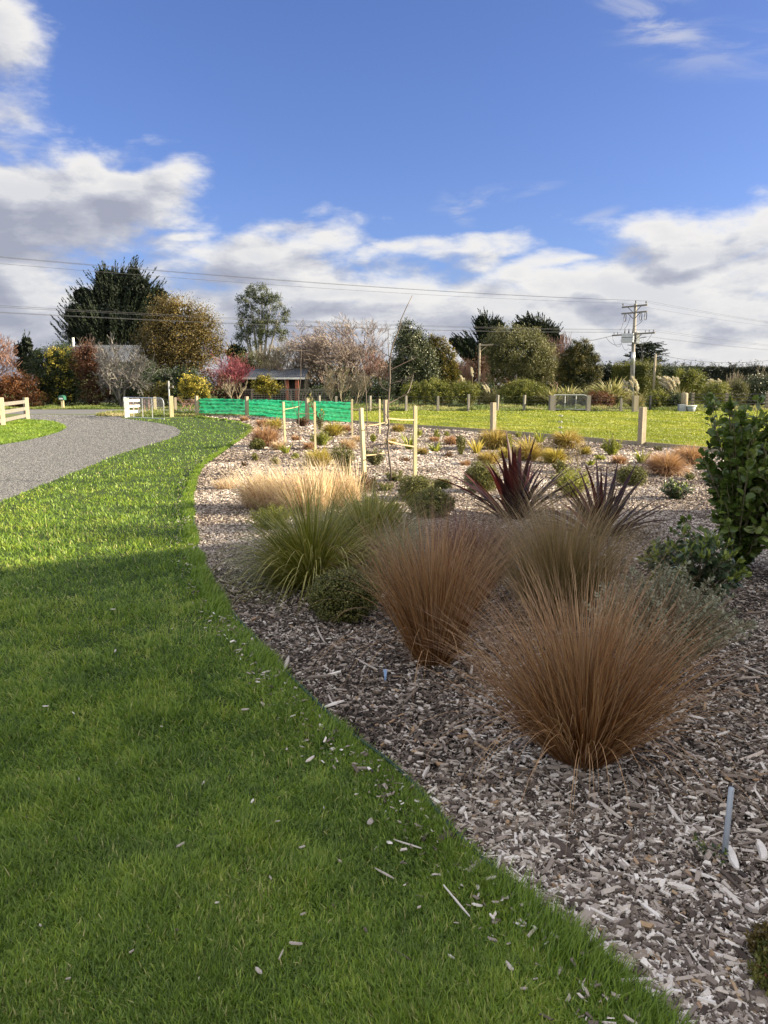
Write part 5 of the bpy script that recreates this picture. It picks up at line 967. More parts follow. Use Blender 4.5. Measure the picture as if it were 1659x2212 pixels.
SP = [
 ('tuft', 528, 912, 20, 9, 'rust_tuft', 'small rusty tuft nearest the left end of the netting'),
 ('tuft', 568, 926, 24, 18, 'rust_tuft', 'rusty tuft left of the yellow tuft below the netting'),
 ('tuft', 594, 930, 26, 24, 'yellow_tuft', 'bright yellow tuft below the green netting, left of the first stake'),
 ('tuft', 576, 969, 24, 50, 'rust_tuft', 'tall windblown orange tuft near the far lawn edge'),
 ('ball', 556, 975, 28, 25, 'moss_leaf', 'small dark rounded shrub beside the tall orange tuft'),
 ('flax', 618, 984, 22, 30, 'lime_leaf', 'yellow-green flax at the foot of the left stake'),
 ('tuft', 602, 976, 26, 20, 'wheat_tuft', 'pale straw tuft leaning left of the yellow-green flax'),
 ('shrub', 553, 998, 20, 20, 'moss_leaf', 'tiny green shrub near the lawn edge above the blonde grass, left of two'),
 ('shrub', 596, 1007, 20, 20, 'moss_leaf', 'tiny green shrub above the blonde grass, right of two'),
 ('shrub', 640, 995, 22, 18, 'lime_leaf', 'tiny yellow-green shrub below the first young tree'),
 ('tuft', 668, 974, 24, 16, 'rust_tuft', 'orange-red tuft between the left pair of stakes'),
 ('sparse', 528, 1012, 16, 16, 'redbrown_leaf', 'tiny dark red seedling near the lawn edge'),
 ('shrub', 698, 966, 50, 34, 'lime_leaf', 'bushy yellow-green shrub behind the second stake'),
 ('tuft', 720, 945, 34, 28, 'yellow_tuft', 'yellow mounded tuft below the right end of the netting'),
 ('tuft', 748, 935, 22, 14, 'rust_tuft', 'rusty tuft at the right end of the netting'),
 ('shrub', 654, 924, 32, 24, 'redbrown_leaf', 'dark brown twiggy shrub in front of the netting'),
 ('tuft', 690, 1012, 44, 36, 'yellow_tuft', 'olive-yellow grassy clump left of the big leafy shrub'),
 ('shrub', 742, 1022, 60, 62, 'moss_leaf', 'upright olive-green leafy shrub above the blonde grass'),
 ('tuft', 752, 974, 28, 24, 'wheat_tuft', 'pale straw tuft behind the upright olive shrub'),
 ('shrub', 812, 1010, 48, 46, 'olive_leaf', 'brownish-olive bush between the front pair of stakes'),
 ('shrub', 790, 1068, 54, 46, 'redbrown_leaf', 'dark reddish-brown shrub right of the blonde grass'),
 ('tuft', 861, 936, 26, 16, 'amber_tuft', 'amber tuft just left of the right front stake'),
 ('flax', 884, 974, 40, 46, 'lime_leaf', 'yellow-green flax directly behind the right front stake'),
 ('flax', 940, 979, 32, 26, 'lime_leaf', 'small yellow flax right of the right front stake'),
 ('tuft', 938, 957, 18, 12, 'rust_tuft', 'small rusty tuft above the small yellow flax'),
 ('narrow', 945, 956, 12, 30, 'lime_leaf', 'thin upright seedling close to the kickboard, left of two'),
 ('narrow', 966, 946, 12, 14, 'lime_leaf', 'thin little seedling close to the kickboard, right of two'),
 ('tuft', 974, 964, 28, 18, 'rust_tuft', 'rusty mound right of the seedlings by the kickboard'),
 ('narrow', 995, 987, 28, 54, 'moss_leaf', 'narrow upright green shrub in the middle of the far bed'),
 ('flax', 1029, 982, 44, 36, 'yellow_tuft', 'yellow flax just left of the big amber mound'),
 ('tuft', 1067, 974, 56, 38, 'amber_tuft', 'big amber mound below the middle fence post'),
 ('shrub', 1100, 976, 32, 38, 'lime_leaf', 'leafy lime shrub right of the big amber mound'),
 ('tuft', 1055, 1007, 38, 28, 'amber_tuft', 'amber-yellow tuft above the dark shrub left of the red flax'),
 ('flax', 1137, 982, 46, 42, 'yellow_tuft', 'tall yellow flax above the red flax'),
 ('tuft', 1094, 994, 32, 22, 'yellow_tuft', 'low yellow tuft behind the red flax'),
 ('flax', 1166, 960, 30, 34, 'lime_leaf', 'green-yellow flax against the kickboard above the red flax'),
 ('tuft', 1142, 1000, 44, 40, 'amber_tuft', 'amber mound right behind the tallest red flax leaves'),
 ('tuft', 1224, 972, 54, 32, 'amber_tuft', 'amber-yellow mound at the kickboard behind the twiggy shrub'),
 ('tuft', 1198, 1005, 40, 32, 'yellow_tuft', 'yellow tuft left of the twiggy shrub'),
 ('shrub', 1322, 988, 50, 50, 'lime_leaf', 'rounded yellow-green shrub on thin stems left of the right fence post'),
 ('shrub', 1296, 998, 28, 16, 'lime_leaf', 'low lime sprawl left of the rounded yellow-green shrub'),
 ('tuft', 1337, 1006, 22, 22, 'rust_tuft', 'small orange tuft below the rounded yellow-green shrub'),
 ('flax', 1385, 1004, 40, 36, 'lime_leaf', 'bright yellow-green flax below the right fence post'),
 ('shrub', 1421, 978, 20, 16, 'olive_leaf', 'small brownish seedling shrub right of the right fence post'),
 ('tuft', 1437, 1032, 56, 48, 'rust_tuft', 'big orange tuft above the flowering round shrub'),
 ('tuft', 1486, 1008, 58, 34, 'rust_tuft', 'orange-brown mound beside the tall broadleaf shrub'),
 ('ball', 1363, 1053, 60, 44, 'ball_leaf', 'dark clipped ball shrub above the dark flax'),
 ('ball', 1040, 1068, 66, 66, 'moss_leaf', 'dark fine-leaved shrub left of the red flax'),
 ('shrub', 1234, 1080, 96, 74, 'lime_leaf', 'loose yellow-green shrub between the two dark flaxes'),
 ('shrub', 1212, 1027, 36, 36, 'moss_leaf', 'small green shrub behind the red flax'),
 ('shrub', 832, 1066, 44, 24, 'moss_leaf', 'low green shrub right of the reddish-brown shrub'),
 ('shrub', 858, 1044, 50, 28, 'moss_leaf', 'low green sprawl at the foot of the front young tree'),
 ('ball', 899, 1086, 70, 56, 'ball_leaf', 'dark ball shrub behind, upper of the touching pair'),
 ('ball', 931, 1123, 84, 64, 'ball_leaf', 'olive ball shrub in front, lower of the touching pair'),
 ('ball', 955, 1061, 38, 25, 'ball_leaf', 'small flat ball shrub right of the touching pair'),
 ('shrub', 815, 1145, 110, 78, 'lime_leaf', 'rounded olive shrub behind the right half of the green tussocks'),
 ('shrub', 590, 1150, 110, 62, 'lime_leaf', 'yellow-green shrub between the blonde grass and the left green tussock'),
 ('sparse', 970, 990, 22, 14, 'rust_leaf', 'reddish seedling left of the narrow upright shrub'),
 ('sparse', 875, 1000, 30, 12, 'rust_leaf', 'reddish ground seedling left of the right front stake'),
 ('tuft', 912, 985, 24, 14, 'amber_tuft', 'low straw tuft right below the small yellow flax'),
 ('tuft', 1005, 1010, 22, 12, 'rust_tuft', 'low rusty tuft below the narrow upright green shrub'),
 ('sparse', 1120, 948, 20, 16, 'lime_leaf', 'tiny lime seedling at the kickboard right of the middle fence post'),
 ('tuft', 1262, 985, 26, 18, 'yellow_tuft', 'yellowish tuft behind the twiggy shrub, nearer the kickboard'),
 ('shrub', 905, 945, 18, 18, 'lime_leaf', 'tiny lime shrub directly right of the right front stake, by the kickboard'),
 ('tuft', 845, 965, 24, 14, 'amber_tuft', 'low amber tuft between the forked young tree and the yellow-green flax'),
 ('sparse', 700, 990, 26, 16, 'moss_leaf', 'sparse green seedling between the bushy lime shrub and the olive clump'),
 ('tuft', 772, 958, 22, 14, 'wheat_tuft', 'straw tuft at the foot of the back left stake'),
 ('shrub', 806, 958, 16, 22, 'lime_leaf', 'small lime shrub at the foot of the back right stake'),
 ('tuft', 1180, 990, 26, 18, 'amber_tuft', 'amber tuft left of the yellow tuft near the twiggy shrub'),
 ('tuft', 640, 955, 20, 12, 'rust_tuft', 'little rusty tuft left of the far-left young tree'),
 ('flax', 1275, 1010, 22, 22, 'lime_leaf', 'little lime flax right of the twiggy shrub'),
 ('sparse', 1412, 1010, 20, 14, 'olive_leaf', 'sparse greyish seedling between the lime flax and the big orange tuft'),
 ('shrub', 1490, 1042, 26, 20, 'moss_leaf', 'low green shrub between the orange-brown mound and the flowering round shrub'),
 ('narrow', 752, 1036, 18, 34, 'moss_leaf', 'thin dark upright sprig in front of the olive shrub'),
]
for i, (k, u, v, w_, h_, m, l) in enumerate(SP):
    nm = {'tuft': 'grass_tuft', 'flax': 'young_flax', 'shrub': 'young_shrub', 'ball': 'ball_shrub', 'sparse': 'seedling', 'narrow': 'young_shrub'}[k]
    small(k, u, v, w_ * 1.12, h_ * 1.05, m, nm, l, {'tuft': 'grass', 'flax': 'flax', 'sparse': 'seedling'}.get(k, 'shrub'), 300 + i, group={'tuft': 'grass tufts in the bed', 'flax': 'young flaxes in the bed', 'ball': 'ball shrubs in the bed'}.get(k, 'young shrubs in the bed'))
# blonde windswept grasses
for i, (u, v, w_, h_, l) in enumerate([(575, 1105, 120, 88, 'blonde windblown grass clump, leftmost of the three behind the green tussocks'), (655, 1112, 140, 100, 'blonde windblown grass clump, middle of the three behind the green tussocks'), (728, 1100, 120, 92, 'blonde windblown grass clump, rightmost of the three behind the green tussocks'), (490, 1062, 60, 34, 'small orange-blonde tuft at the lawn edge left of the blonde grass')]):
    rg = np.random.default_rng(500 + i); x, y = G(u, v); s = y / F; t = thing('blonde_grass', l, 'grass', (x, y, 0), group='blonde grasses'); n = 1500 if i < 3 else 420; H = h_ * s; hw = w_ * s / 2
    mb = MB(); a = rg.uniform(0, 6.28, n); r_ = hw * .55 * np.sqrt(rg.random(n)); strips(mb, np.stack([r_ * np.cos(a), r_ * np.sin(a) * .8, np.zeros(n)], 1), a, rg.uniform(0, .7, n), rg.uniform(.3, 2.2, n), H * rg.uniform(.5, 1.15, n), .0045, 5, wind=(-.35, 0), rg=rg); mb.build('foliage', M['wheat_tuft'], t)
    k = 240 if i < 3 else 50; mb = MB(); a = rg.uniform(0, 6.28, k); r_ = hw * .8 * np.sqrt(rg.random(k)); strips(mb, np.stack([r_ * np.cos(a), r_ * np.sin(a) * .8, np.zeros(k)], 1), a, rg.uniform(0, .35, k), rg.uniform(.1, 1.0, k), H * rg.uniform(.9, 1.5, k), .007, 6, rg.uniform(.6, 1, k), wind=(-.45, 0), rg=rg, wob=.05); mb.build('stalks', M['wheat_tuft'], t)
    k = n * 3 if i < 3 else 600; mb = MB(); d_ = rdir(k, .5, rg); c = d_ * np.array([hw * .85, hw * .7, H * .42]) * rg.uniform(.5, 1.05, (k, 1)) + (-.1 * H, 0, H * .48); c = c[c[:, 2] > .03]; leaves(mb, c, .022, .006, axis=rdir(len(c), .3, rg) + (-.5, 0, .2), rg=rg); mb.build('seed_heads', M['wheat_tuft'], t)
# ---- big tussocks
def tussock(label, u, v, H, hw, m, n, seed, W=.0024, th=.62, bend=(.05, .9), arch=60, wind=(-.05, 0), base=.085, name='tussock', sub=None, lenv=(.55, 1.08), archm=None, group='tussocks in the foreground'):
    rg = np.random.default_rng(seed); x, y = G(u, v); t = thing(name, label, 'tussock', (x, y, 0), group=group); mb = MB()
    a = rg.uniform(0, 6.28, n); rr = rg.random(n) ** .72; r_ = base * rr; Lm = H * 1.06; lean = th * rr * rg.uniform(.75, 1.2, n) + np.abs(rg.normal(0, .05, n))
    strips(mb, np.stack([r_ * np.cos(a), r_ * np.sin(a), np.full(n, .005)], 1), a, lean, rg.uniform(*bend, n), Lm * rg.uniform(*lenv, n) * (.80 + .42 * vnoise(np.cos(a) * 1.6 + 4, np.sin(a) * 1.6 + rr * 2, 1.3, seed)), W * rg.uniform(.6, 1.5, n), 8, wind=wind, rg=rg, power=2.2, wob=.05); mb.build('foliage', M[m], t)
    if archm is None and 'tussock' == name and m != 'plum_twigs':   # pale seed strands standing out of the clump
        k = n // 7; mb = MB(); a = rg.uniform(0, 6.28, k); q_ = rg.random(k); strips(mb, np.stack([base * q_ * np.cos(a), base * q_ * np.sin(a), np.full(k, .005)], 1), a, th * q_ * 1.15, rg.uniform(.1, 1.3, k), Lm * rg.uniform(.8, 1.22, k), W * 1.1, 9, np.full(k, 1.0), wind=wind, rg=rg, power=2.4, wob=.06); mb.build('pale_strands', M[m], t)
    if arch:   # outer blades that arch right over
        k = arch; mb = MB(); a = rg.uniform(0, 6.28, k); strips(mb, np.stack([base * np.cos(a), base * np.sin(a), np.full(k, .005)], 1), a, rg.uniform(.3, .8, k), rg.uniform(1.4, 3.2, k), H * rg.uniform(.8, 1.25, k), W * 1.2, 10, np.full(k, .95), wind=wind, rg=rg, power=1.8); mb.build('arching_blades', M[archm or m], t)
    return t
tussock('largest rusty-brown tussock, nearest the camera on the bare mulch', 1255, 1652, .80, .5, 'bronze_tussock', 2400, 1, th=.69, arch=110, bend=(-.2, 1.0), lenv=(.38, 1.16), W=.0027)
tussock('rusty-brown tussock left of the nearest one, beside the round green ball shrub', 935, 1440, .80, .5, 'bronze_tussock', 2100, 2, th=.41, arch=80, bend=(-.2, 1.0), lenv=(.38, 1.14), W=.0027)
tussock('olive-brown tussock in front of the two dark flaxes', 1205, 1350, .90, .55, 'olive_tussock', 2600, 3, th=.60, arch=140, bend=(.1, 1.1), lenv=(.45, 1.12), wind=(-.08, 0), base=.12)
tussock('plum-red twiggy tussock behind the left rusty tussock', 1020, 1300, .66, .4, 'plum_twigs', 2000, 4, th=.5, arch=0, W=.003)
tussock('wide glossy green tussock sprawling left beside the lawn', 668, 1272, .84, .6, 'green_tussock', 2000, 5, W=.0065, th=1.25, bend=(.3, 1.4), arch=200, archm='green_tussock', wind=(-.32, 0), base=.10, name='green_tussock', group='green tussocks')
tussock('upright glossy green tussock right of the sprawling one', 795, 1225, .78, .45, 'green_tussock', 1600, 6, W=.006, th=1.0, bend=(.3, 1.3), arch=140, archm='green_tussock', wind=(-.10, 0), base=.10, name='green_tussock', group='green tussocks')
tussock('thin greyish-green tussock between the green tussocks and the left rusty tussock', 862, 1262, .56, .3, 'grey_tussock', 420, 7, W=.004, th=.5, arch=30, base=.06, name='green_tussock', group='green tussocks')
# ---- ball shrub in the foreground (fine dense leaves)
def ballshrub(label, u, v, hw, H, n, seed, m='ball_leaf', L=.013):
    rg = np.random.default_rng(seed); x, y = G(u, v); t = thing('ball_shrub', label, 'shrub', (x, y, 0), group='ball shrubs in the bed'); mb = MB(); d_ = rdir(n, .15, rg)
    lump = 1 + .22 * (vnoise(d_[:, 0] * 4 + 5, d_[:, 1] * 4 + d_[:, 2] * 4, 1.7, seed) - .5) + .16 * (vnoise(d_[:, 0] * 12 + 5, d_[:, 1] * 12 + d_[:, 2] * 12, 1.7, seed) - .5); c = d_ * np.array([hw, hw, H / 2]) * (lump * rg.uniform(.8, 1.03, n))[:, None] + (0, 0, H * .5); c = c[c[:, 2] > .012]
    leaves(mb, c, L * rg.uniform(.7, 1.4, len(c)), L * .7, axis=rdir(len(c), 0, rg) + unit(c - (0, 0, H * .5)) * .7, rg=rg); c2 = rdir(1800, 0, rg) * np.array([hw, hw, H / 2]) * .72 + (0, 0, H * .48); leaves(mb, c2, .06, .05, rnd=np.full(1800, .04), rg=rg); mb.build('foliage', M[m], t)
    k = 70; mb = MB(); d_ = rdir(k, .8, rg); e = d_ * np.array([hw, hw, H / 2]) + (0, 0, H * .5); tubes(mb, e * .9, e + d_ * .035 + (0, 0, .02), .0015, .001, 3); mb.build('twigs', M['stem'], t); return t
ballshrub('round green ball shrub half behind the left rusty tussock', 742, 1343, .235, .36, 15000, 11)
# ---- phormiums (dark sword-leaved flaxes)
def phormium(label, u, v, n, L, seed, m='phormium_leaf', wind=-.05, W=.052, dead=0, spread=1.0):
    rg = np.random.default_rng(seed); x, y = G(u, v); t = thing('red_flax', label, 'flax', (x, y, 0), group='dark red flaxes')
    a = np.sort(rg.uniform(0, 6.28, n)); rk = rg.random(n)
    for i in range(n):   # each sword leaf is a part
        mb = MB(); r_ = .10 * rk[i]; strips(mb, np.array([[r_ * cos(a[i]), r_ * sin(a[i]), 0]]), a[i:i + 1], np.array([spread * (.05 + .75 * rk[i])]), rg.uniform(.05, .75, 1), L * rg.uniform(.6, 1.08, 1), W * rg.uniform(.6, 1.1), 9, rg.random(1), wind=(wind, 0), fold=.32, rg=rg, twist=rg.uniform(-.5, .5, 1), basew=.55); mb.build('leaf', M[m if i >= dead else 'dry_leaf'], t)
    return t
phormium('dark red sword-leaved flax with the tallest pointed leaves, left of two', 1112, 1126, 66, 1.06, 21, dead=4, W=.078, spread=1.25)
phormium('near-black sword-leaved flax, right of two', 1296, 1162, 64, .86, 22, W=.07, spread=1.65)
# ---- divaricating twiggy shrub
rg = np.random.default_rng(31); x, y = G(1250, 1026); t = thing('twiggy_shrub', 'nearly leafless twiggy shrub with long narrow hanging leaves behind the dark flaxes', 'shrub', (x, y, 0)); s = y / F
A, B, ra, rb, lv = [np.concatenate(z) for z in zip(*[branches((rg.normal(0, .03), 0, 0), (rg.normal(0, .35), rg.normal(0, .2), 1), .38, .007, 2, rg, (2, 3), .8, .6, .05, .2)for _ in range(4)])]
mb = MB(); tubes(mb, A, B, np.maximum(ra, .004), np.maximum(rb, .003), 4); mb.build('stems', M['stem'], t); mb = MB(); k = 70; c = B[rg.integers(0, len(B), k)]; ax = rdir(k, 0, rg); ax[:, 2] *= .4; leaves(mb, c + ax * .06, .15, .012, axis=ax, rg=rg); mb.build('foliage', M['redbrown_leaf'], t)
# ---- leafy shrubs with stems carrying real leaves
def leafshrub(name, label, cat, u, v, stems, m, L, W, per, seed, tips=None, tipn=6, group=None, flowers=0, stemr=.006, droop=0.0, spread_leaf=.9, tone=.5):
    """stems: list of (dx, dy, height) tips in metres"""
    rg = np.random.default_rng(seed); x, y = G(u, v); t = thing(name, label, cat, (x, y, 0), group=group); ms = MB(); P0, AX, RN = [], [], []; T0, TA = [], []
    for (dx, dy, h) in stems:
        tp = np.array([dx, dy, h]); mid = tp * (.25, .25, .5); q_ = np.linspace(0, 1, 8)[:, None]; pts = 2 * q_ * (1 - q_) * mid + q_ ** 2 * tp; pts[1:-1] += rg.normal(size=(6, 3)) * .008; pipe(ms, pts, np.linspace(stemr, stemr * .4, 8), 5); n = max(3, int(per * np.linalg.norm(tp)))
        f = rg.uniform(.10, 1.0, n); c = np.stack([np.interp(f, q_[:, 0], pts[:, j]) for j in range(3)], 1); dr = unit(pts[-1] - pts[-3]); o_ = rdir(n, 0, rg); o_ = unit(o_ - (o_ @ dr)[:, None] * dr); ax = unit(o_ * spread_leaf + dr * rg.uniform(.1, 1.0, (n, 1)) - np.array([0, 0, droop])); P0.append(c + ax * L * .6); AX.append(ax); RN.append(np.clip(tone * f + (1 - tone) * rg.random(n), 0, 1))
        if tips: o_ = rdir(tipn, 0, rg); ax = unit(o_ * .55 + dr); T0.append(pts[-1] + ax * L * .4 - dr * rg.uniform(0, .04, (tipn, 1))); TA.append(ax)
    ms.build('stems', M['stem'], t); P0, AX, RN = map(np.concatenate, (P0, AX, RN)); k = P0[:, 2] > .02; P0, AX, RN = P0[k], AX[k], RN[k]
    mb = MB(); leaves(mb, P0, L * rg.uniform(.45, 1.25, len(P0)), W * rg.uniform(.6, 1.15, len(P0)), axis=AX, rnd=RN, rg=rg, poly=True, up=1.2); mb.build('foliage', M[m], t, True)
    if tips: T0, TA = np.concatenate(T0), np.concatenate(TA); mb = MB(); leaves(mb, T0, L * .75, W * .6, axis=TA, rg=rg, poly=True); mb.build('fresh_tips', M[tips], t, True)
    for i in range(flowers):
        dx, dy, h = stems[(i * 3 + 1) % len(stems)]; c = np.array([dx, dy, h]) * rg.uniform(.75, .98); mb = MB(); q_ = c + rdir(40, .5, rg) * (.032, .032, .018); leaves(mb, q_, .010, .010, rg=rg); mb.build('flower_head', M['white_flower'], t)
    return t
def dome(rg, n, hw, H, flat=.35): 
    o = []
    for _ in range(n):
        a = rg.uniform(0, 6.28); s_ = rg.random() ** .5; o.append((cos(a) * hw * s_, sin(a) * hw * s_, H * (1 - flat * s_ ** 2) * rg.uniform(.7, 1.0)))
    return o
rg = np.random.default_rng(41)
leafshrub('viburnum_shrub', 'dark glossy shrub with pale flower heads and lime shoot tips, right of the olive tussock', 'shrub', 1492, 1335, dome(rg, 60, .36, .66), 'viburnum_leaf', .062, .030, 95, 42, tips='fresh_leaf', tipn=7, flowers=9)
leafshrub('viburnum_shrub', 'small round dark shrub with pinkish-white flowers below the orange tuft', 'shrub', 1459, 1084, dome(rg, 46, .23, .34), 'viburnum_leaf', .042, .022, 130, 43, tips='fresh_leaf', tipn=3, flowers=9)
leafshrub('sage_shrub', 'grey-green fine-leaved shrub tucked behind the nearest tussock', 'shrub', 1425, 1480, dome(rg, 170, .46, .70, .42), 'sage_leaf', .024, .012, 170, 44, tips='sage_leaf', tipn=3)
# tall broadleaf shrub at the right edge
st = []
sc = G(1590, 1238)[1] / F
for (u0, v0, n_, j) in ((1600, 1000, 30, 75), (1560, 950, 13, 42), (1650, 905, 20, 42), (1590, 880, 8, 30), (1520, 862, 8, 16), (1545, 905, 7, 20), (1560, 1090, 16, 60), (1660, 1050, 22, 60), (1540, 980, 8, 26), (1625, 1120, 14, 60), (1680, 960, 18, 50), (1575, 1040, 14, 60)):
    for _ in range(n_): st.append(((u0 - 1590 + rg.normal(0, j * .45)) * sc, rg.normal(0, .16), (1238 - v0 + rg.normal(0, j * .5)) * sc * .985))
leafshrub('broadleaf_shrub', 'tall broadleaf shrub with rounded glossy green leaves at the right picture edge', 'shrub', 1590, 1238, st, 'griselinia_leaf', .080, .056, 36, 45, tips='griselinia_leaf', tipn=5, stemr=.007, tone=.35)
leafshrub('broadleaf_shrub', 'second broadleaf shrub mostly cut off by the right picture edge', 'shrub', 1735, 1262, [(rg.normal(0, .22), rg.normal(0, .15), rg.uniform(.3, 1.15)) for _ in range(50)], 'griselinia_leaf', .085, .060, 48, 46, stemr=.009)
sprig = [(-.02 - .45 * q_, -.05, .36 - .12 * q_) for q_ in np.linspace(.2, 1, 5)]
leafshrub('broadleaf_sprig', 'low side sprig of rounded leaves reaching left from the tall broadleaf shrub', 'branch', 1540, 1190, [(-.42, 0, .20), (-.38, -.03, .24), (-.30, .02, .22)], 'griselinia_leaf', .055, .036, 60, 47)
# small plants at the bottom right, tree guard stick, tag
leafshrub('seedling', 'tiny dark green seedling beside the grey stick', 'seedling', 1530, 1868, [(rg.normal(0, .035), rg.normal(0, .03), rg.uniform(.03, .08)) for _ in range(14)], 'viburnum_leaf', .018, .010, 130, 48, tips='fresh_leaf', tipn=3, stemr=.0025)
small('shrub', 1725, 2165, 230, 120, 'moss_leaf', 'young_shrub', 'dark fine-leaved bush cut off by the bottom right corner', 'shrub', 401, stem='red_stem')
small('sparse', 1640, 2085, 60, 110, 'bronze_leaf', 'seedling', 'brownish twiggy sprig at the bottom right corner', 'seedling', 402, stem='stem')
M['stick'] = surf('grey_stick', (.26, .29, .33), (.42, .45, .50), 12, .6, (1, 1, .3), .2)
x, y = G(1563, 1866); mb = MB(); tipz = P(1580, 1702, y - .03); pipe(mb, [(0, 0, -.02), ((tipz[0] - x) * .5, -.015, tipz[2] * .5), (tipz[0] - x, -.03, tipz[2])], [.0105, .0095, .009], 10); tag(mb.build('garden_stick', M['stick'], None, True, (x, y, 0)), 'slim grey stick standing upright in the mulch at the lower right', 'stick')
M['blue_tag'] = surf('blue_tag', (.16, .26, .46), (.28, .40, .60), 12, .4, bump=0)
x, y = G(832, 1484); tz = P(832, 1452, y)[2]; mb = MB(); V = [(-.004, 0, 0), (.004, 0, 0), (.007, -.004, tz * .55), (-.006, -.004, tz * .55), (.011, .006, tz * .97), (-.010, .006, tz)]; V = V + [(a, b + .0012, c) for a, b, c in V]
mb.add(V, [(0, 1, 2, 3), (3, 2, 4, 5), (7, 6, 9, 8), (8, 9, 11, 10), (1, 7, 8, 2), (2, 8, 10, 4), (0, 3, 9, 6), (3, 5, 11, 9), (4, 10, 11, 5)]); tag(mb.build('plant_tag', M['blue_tag'], None, False, (x, y, .015)), 'small blue plant tag stuck in the mulch left of the rusty tussocks', 'tag')
# ---- staked young trees
def stake(u, v, vt, rz, label, lean=(0, 0), w=.05):
    x, y = G(u, v); h = P(u, vt, y)[2]; V, Q = post_mesh(w, h, rz, lean, .003); mb = MB(); mb.add(V, Q, rnd=random.random()); tag(mb.build('tree_stake', M['wood_pale'], None, False, (x, y, 0)), label, 'stake', 'stakes holding the young trees'); return x, y, h
M['strap'] = surf('tan_webbing', (.26, .19, .11), (.38, .29, .18), 20, .8, bump=0)
LM('young_bark', (.06, .045, .035), (.11, .085, .065), (.18, .14, .11), trans=0)
def ytree(label, ub, vb, pts, r0, side, seed, nb=5, fork=None):
    rg = np.random.default_rng(seed); x, y = G(ub, vb); t = thing('young_tree', label, 'tree', (x, y, 0), group='staked young trees'); W_ = [np.array(P(u, v, y)) - (x, y, 0) for u, v in pts]; W_[0][2] = 0
    mb = MB(); q_ = np.linspace(0, 1, len(W_)); f = np.linspace(0, 1, 16); pp = np.stack([np.interp(f, q_, [w[j] for w in W_]) for j in range(3)], 1); pp[1:-1] += rg.normal(size=(14, 3)) * (.006, .006, 0); pipe(mb, pp, np.linspace(r0 * 1.25, r0 * .36, 16), 6); mb.build('trunk', M['young_bark'], t, True)
    for (pu, pv, qu, qv, dy) in side:
        a = np.array(P(pu, pv, y)) - (x, y, 0); b = np.array(P(qu, qv, y + dy)) - (x, y, 0); m_ = (a + b) / 2 + rg.normal(size=3) * .02 + (0, 0, -.03); mb = MB(); pipe(mb, [a, m_, b], [r0 * .45, r0 * .32, r0 * .18], 5)
        d_ = unit(b - a); k = 4; 
        for _ in range(k): e = a + (b - a) * rg.uniform(.4, .95); tw = unit(d_ + rg.normal(size=3) * .5); pipe(mb, [e, e + tw * rg.uniform(.05, .16)], [r0 * .16, r0 * .1], 3)
        mb.build('branch', M['young_bark'], t)
    return t
def strap(u0, v0, u1, v1, y, label, y1=None, w=.017, both=True):
    a = np.array(P(u0, v0, y)); b = np.array(P(u1, v1, y1 or y)); d_ = b - a; mb = MB()
    for s_ in ((.028, -.03) if both else (.028,)):
        m_ = (a + b) / 2 + (0, s_ * .6, -.008); q_ = [a + (0, s_, 0), m_, b + (0, s_ * .4, 0)]
        V = []; 
        for p in q_: V += [p + (0, 0, w / 2), p - (0, 0, w / 2)]
        V = V + [v_ + (0, .003, 0) for v_ in V]; mb.add(V, [(0, 1, 3, 2), (2, 3, 5, 4), (6, 8, 9, 7), (8, 10, 11, 9), (0, 2, 8, 6), (2, 4, 10, 8), (1, 7, 9, 3), (3, 9, 11, 5)])
    tag(mb.build('tree_tie', M['strap']), label, 'tie', 'ties on the young trees')
S1 = stake(616, 965, 868, .5, 'stake left of the far-left young tree, before the netting', (-.02, 0)); S2 = stake(681, 976, 868, .3, 'stake right of the far-left young tree, before the netting')
ytree('slender leafless young tree between the left pair of stakes', 649, 978, [(649, 978), (646, 930), (645, 880), (648, 820), (652, 748)], .013, [(645, 900, 612, 815, .1), (645, 890, 672, 790, -.1), (645, 905, 620, 850, .2), (646, 880, 668, 840, .1)], 1)
yy = G(649, 978)[1]
strap(614, 884, 646, 878, yy, 'upper left webbing tie of the far-left young tree', S1[1]); strap(616, 927, 646, 922, yy, 'lower left webbing tie of the far-left young tree'); strap(646, 893, 681, 893, yy, 'upper right webbing tie of the far-left young tree', w=.015); strap(646, 928, 681, 939, yy, 'lower right webbing tie of the far-left young tree', w=.015)
S3 = stake(761, 945, 862, .2, 'stake left of the forked young tree at the back'); S4 = stake(820, 940, 862, .4, 'stake right of the forked young tree at the back')
ytree('forked leafless young tree between the back pair of stakes', 794, 947, [(794, 947), (793, 900), (791, 848), (785, 800), (770, 745)], .017, [(791, 850, 812, 812, .05), (812, 812, 805, 769, .05), (790, 846, 783, 775, -.1), (812, 814, 817, 790, 0)], 2)
yy = G(794, 947)[1]; strap(761, 885, 793, 879, yy, 'upper left webbing tie of the forked young tree'); strap(793, 878, 820, 880, yy, 'upper right webbing tie of the forked young tree'); strap(793, 914, 820, 918, yy, 'lower right webbing tie of the forked young tree', w=.05)
S5 = stake(787, 1032, 881, .75, 'thick front stake left of the tall crooked young tree', (-.045, 0), .062); S6 = stake(896, 1034, 877, .35, 'thick front stake right of the tall crooked young tree', (0, 0), .058)
ytree('tall crooked leafless young tree between the front pair of stakes', 845, 1046, [(845, 1046), (842, 1000), (838, 950), (838, 905), (839, 870), (841, 830), (842, 790), (845, 755), (862, 710), (872, 680), (891, 638)], .017,
      [(842, 790, 838, 705, .1), (843, 775, 885, 745, -.1), (842, 800, 900, 772, .1), (841, 830, 868, 820, -.1), (868, 828, 893, 808, -.2), (840, 845, 815, 822, .2), (839, 872, 880, 850, .2), (880, 850, 893, 810, .2), (839, 890, 865, 872, -.2), (838, 905, 818, 880, .1), (842, 770, 812, 748, .2)], 3)
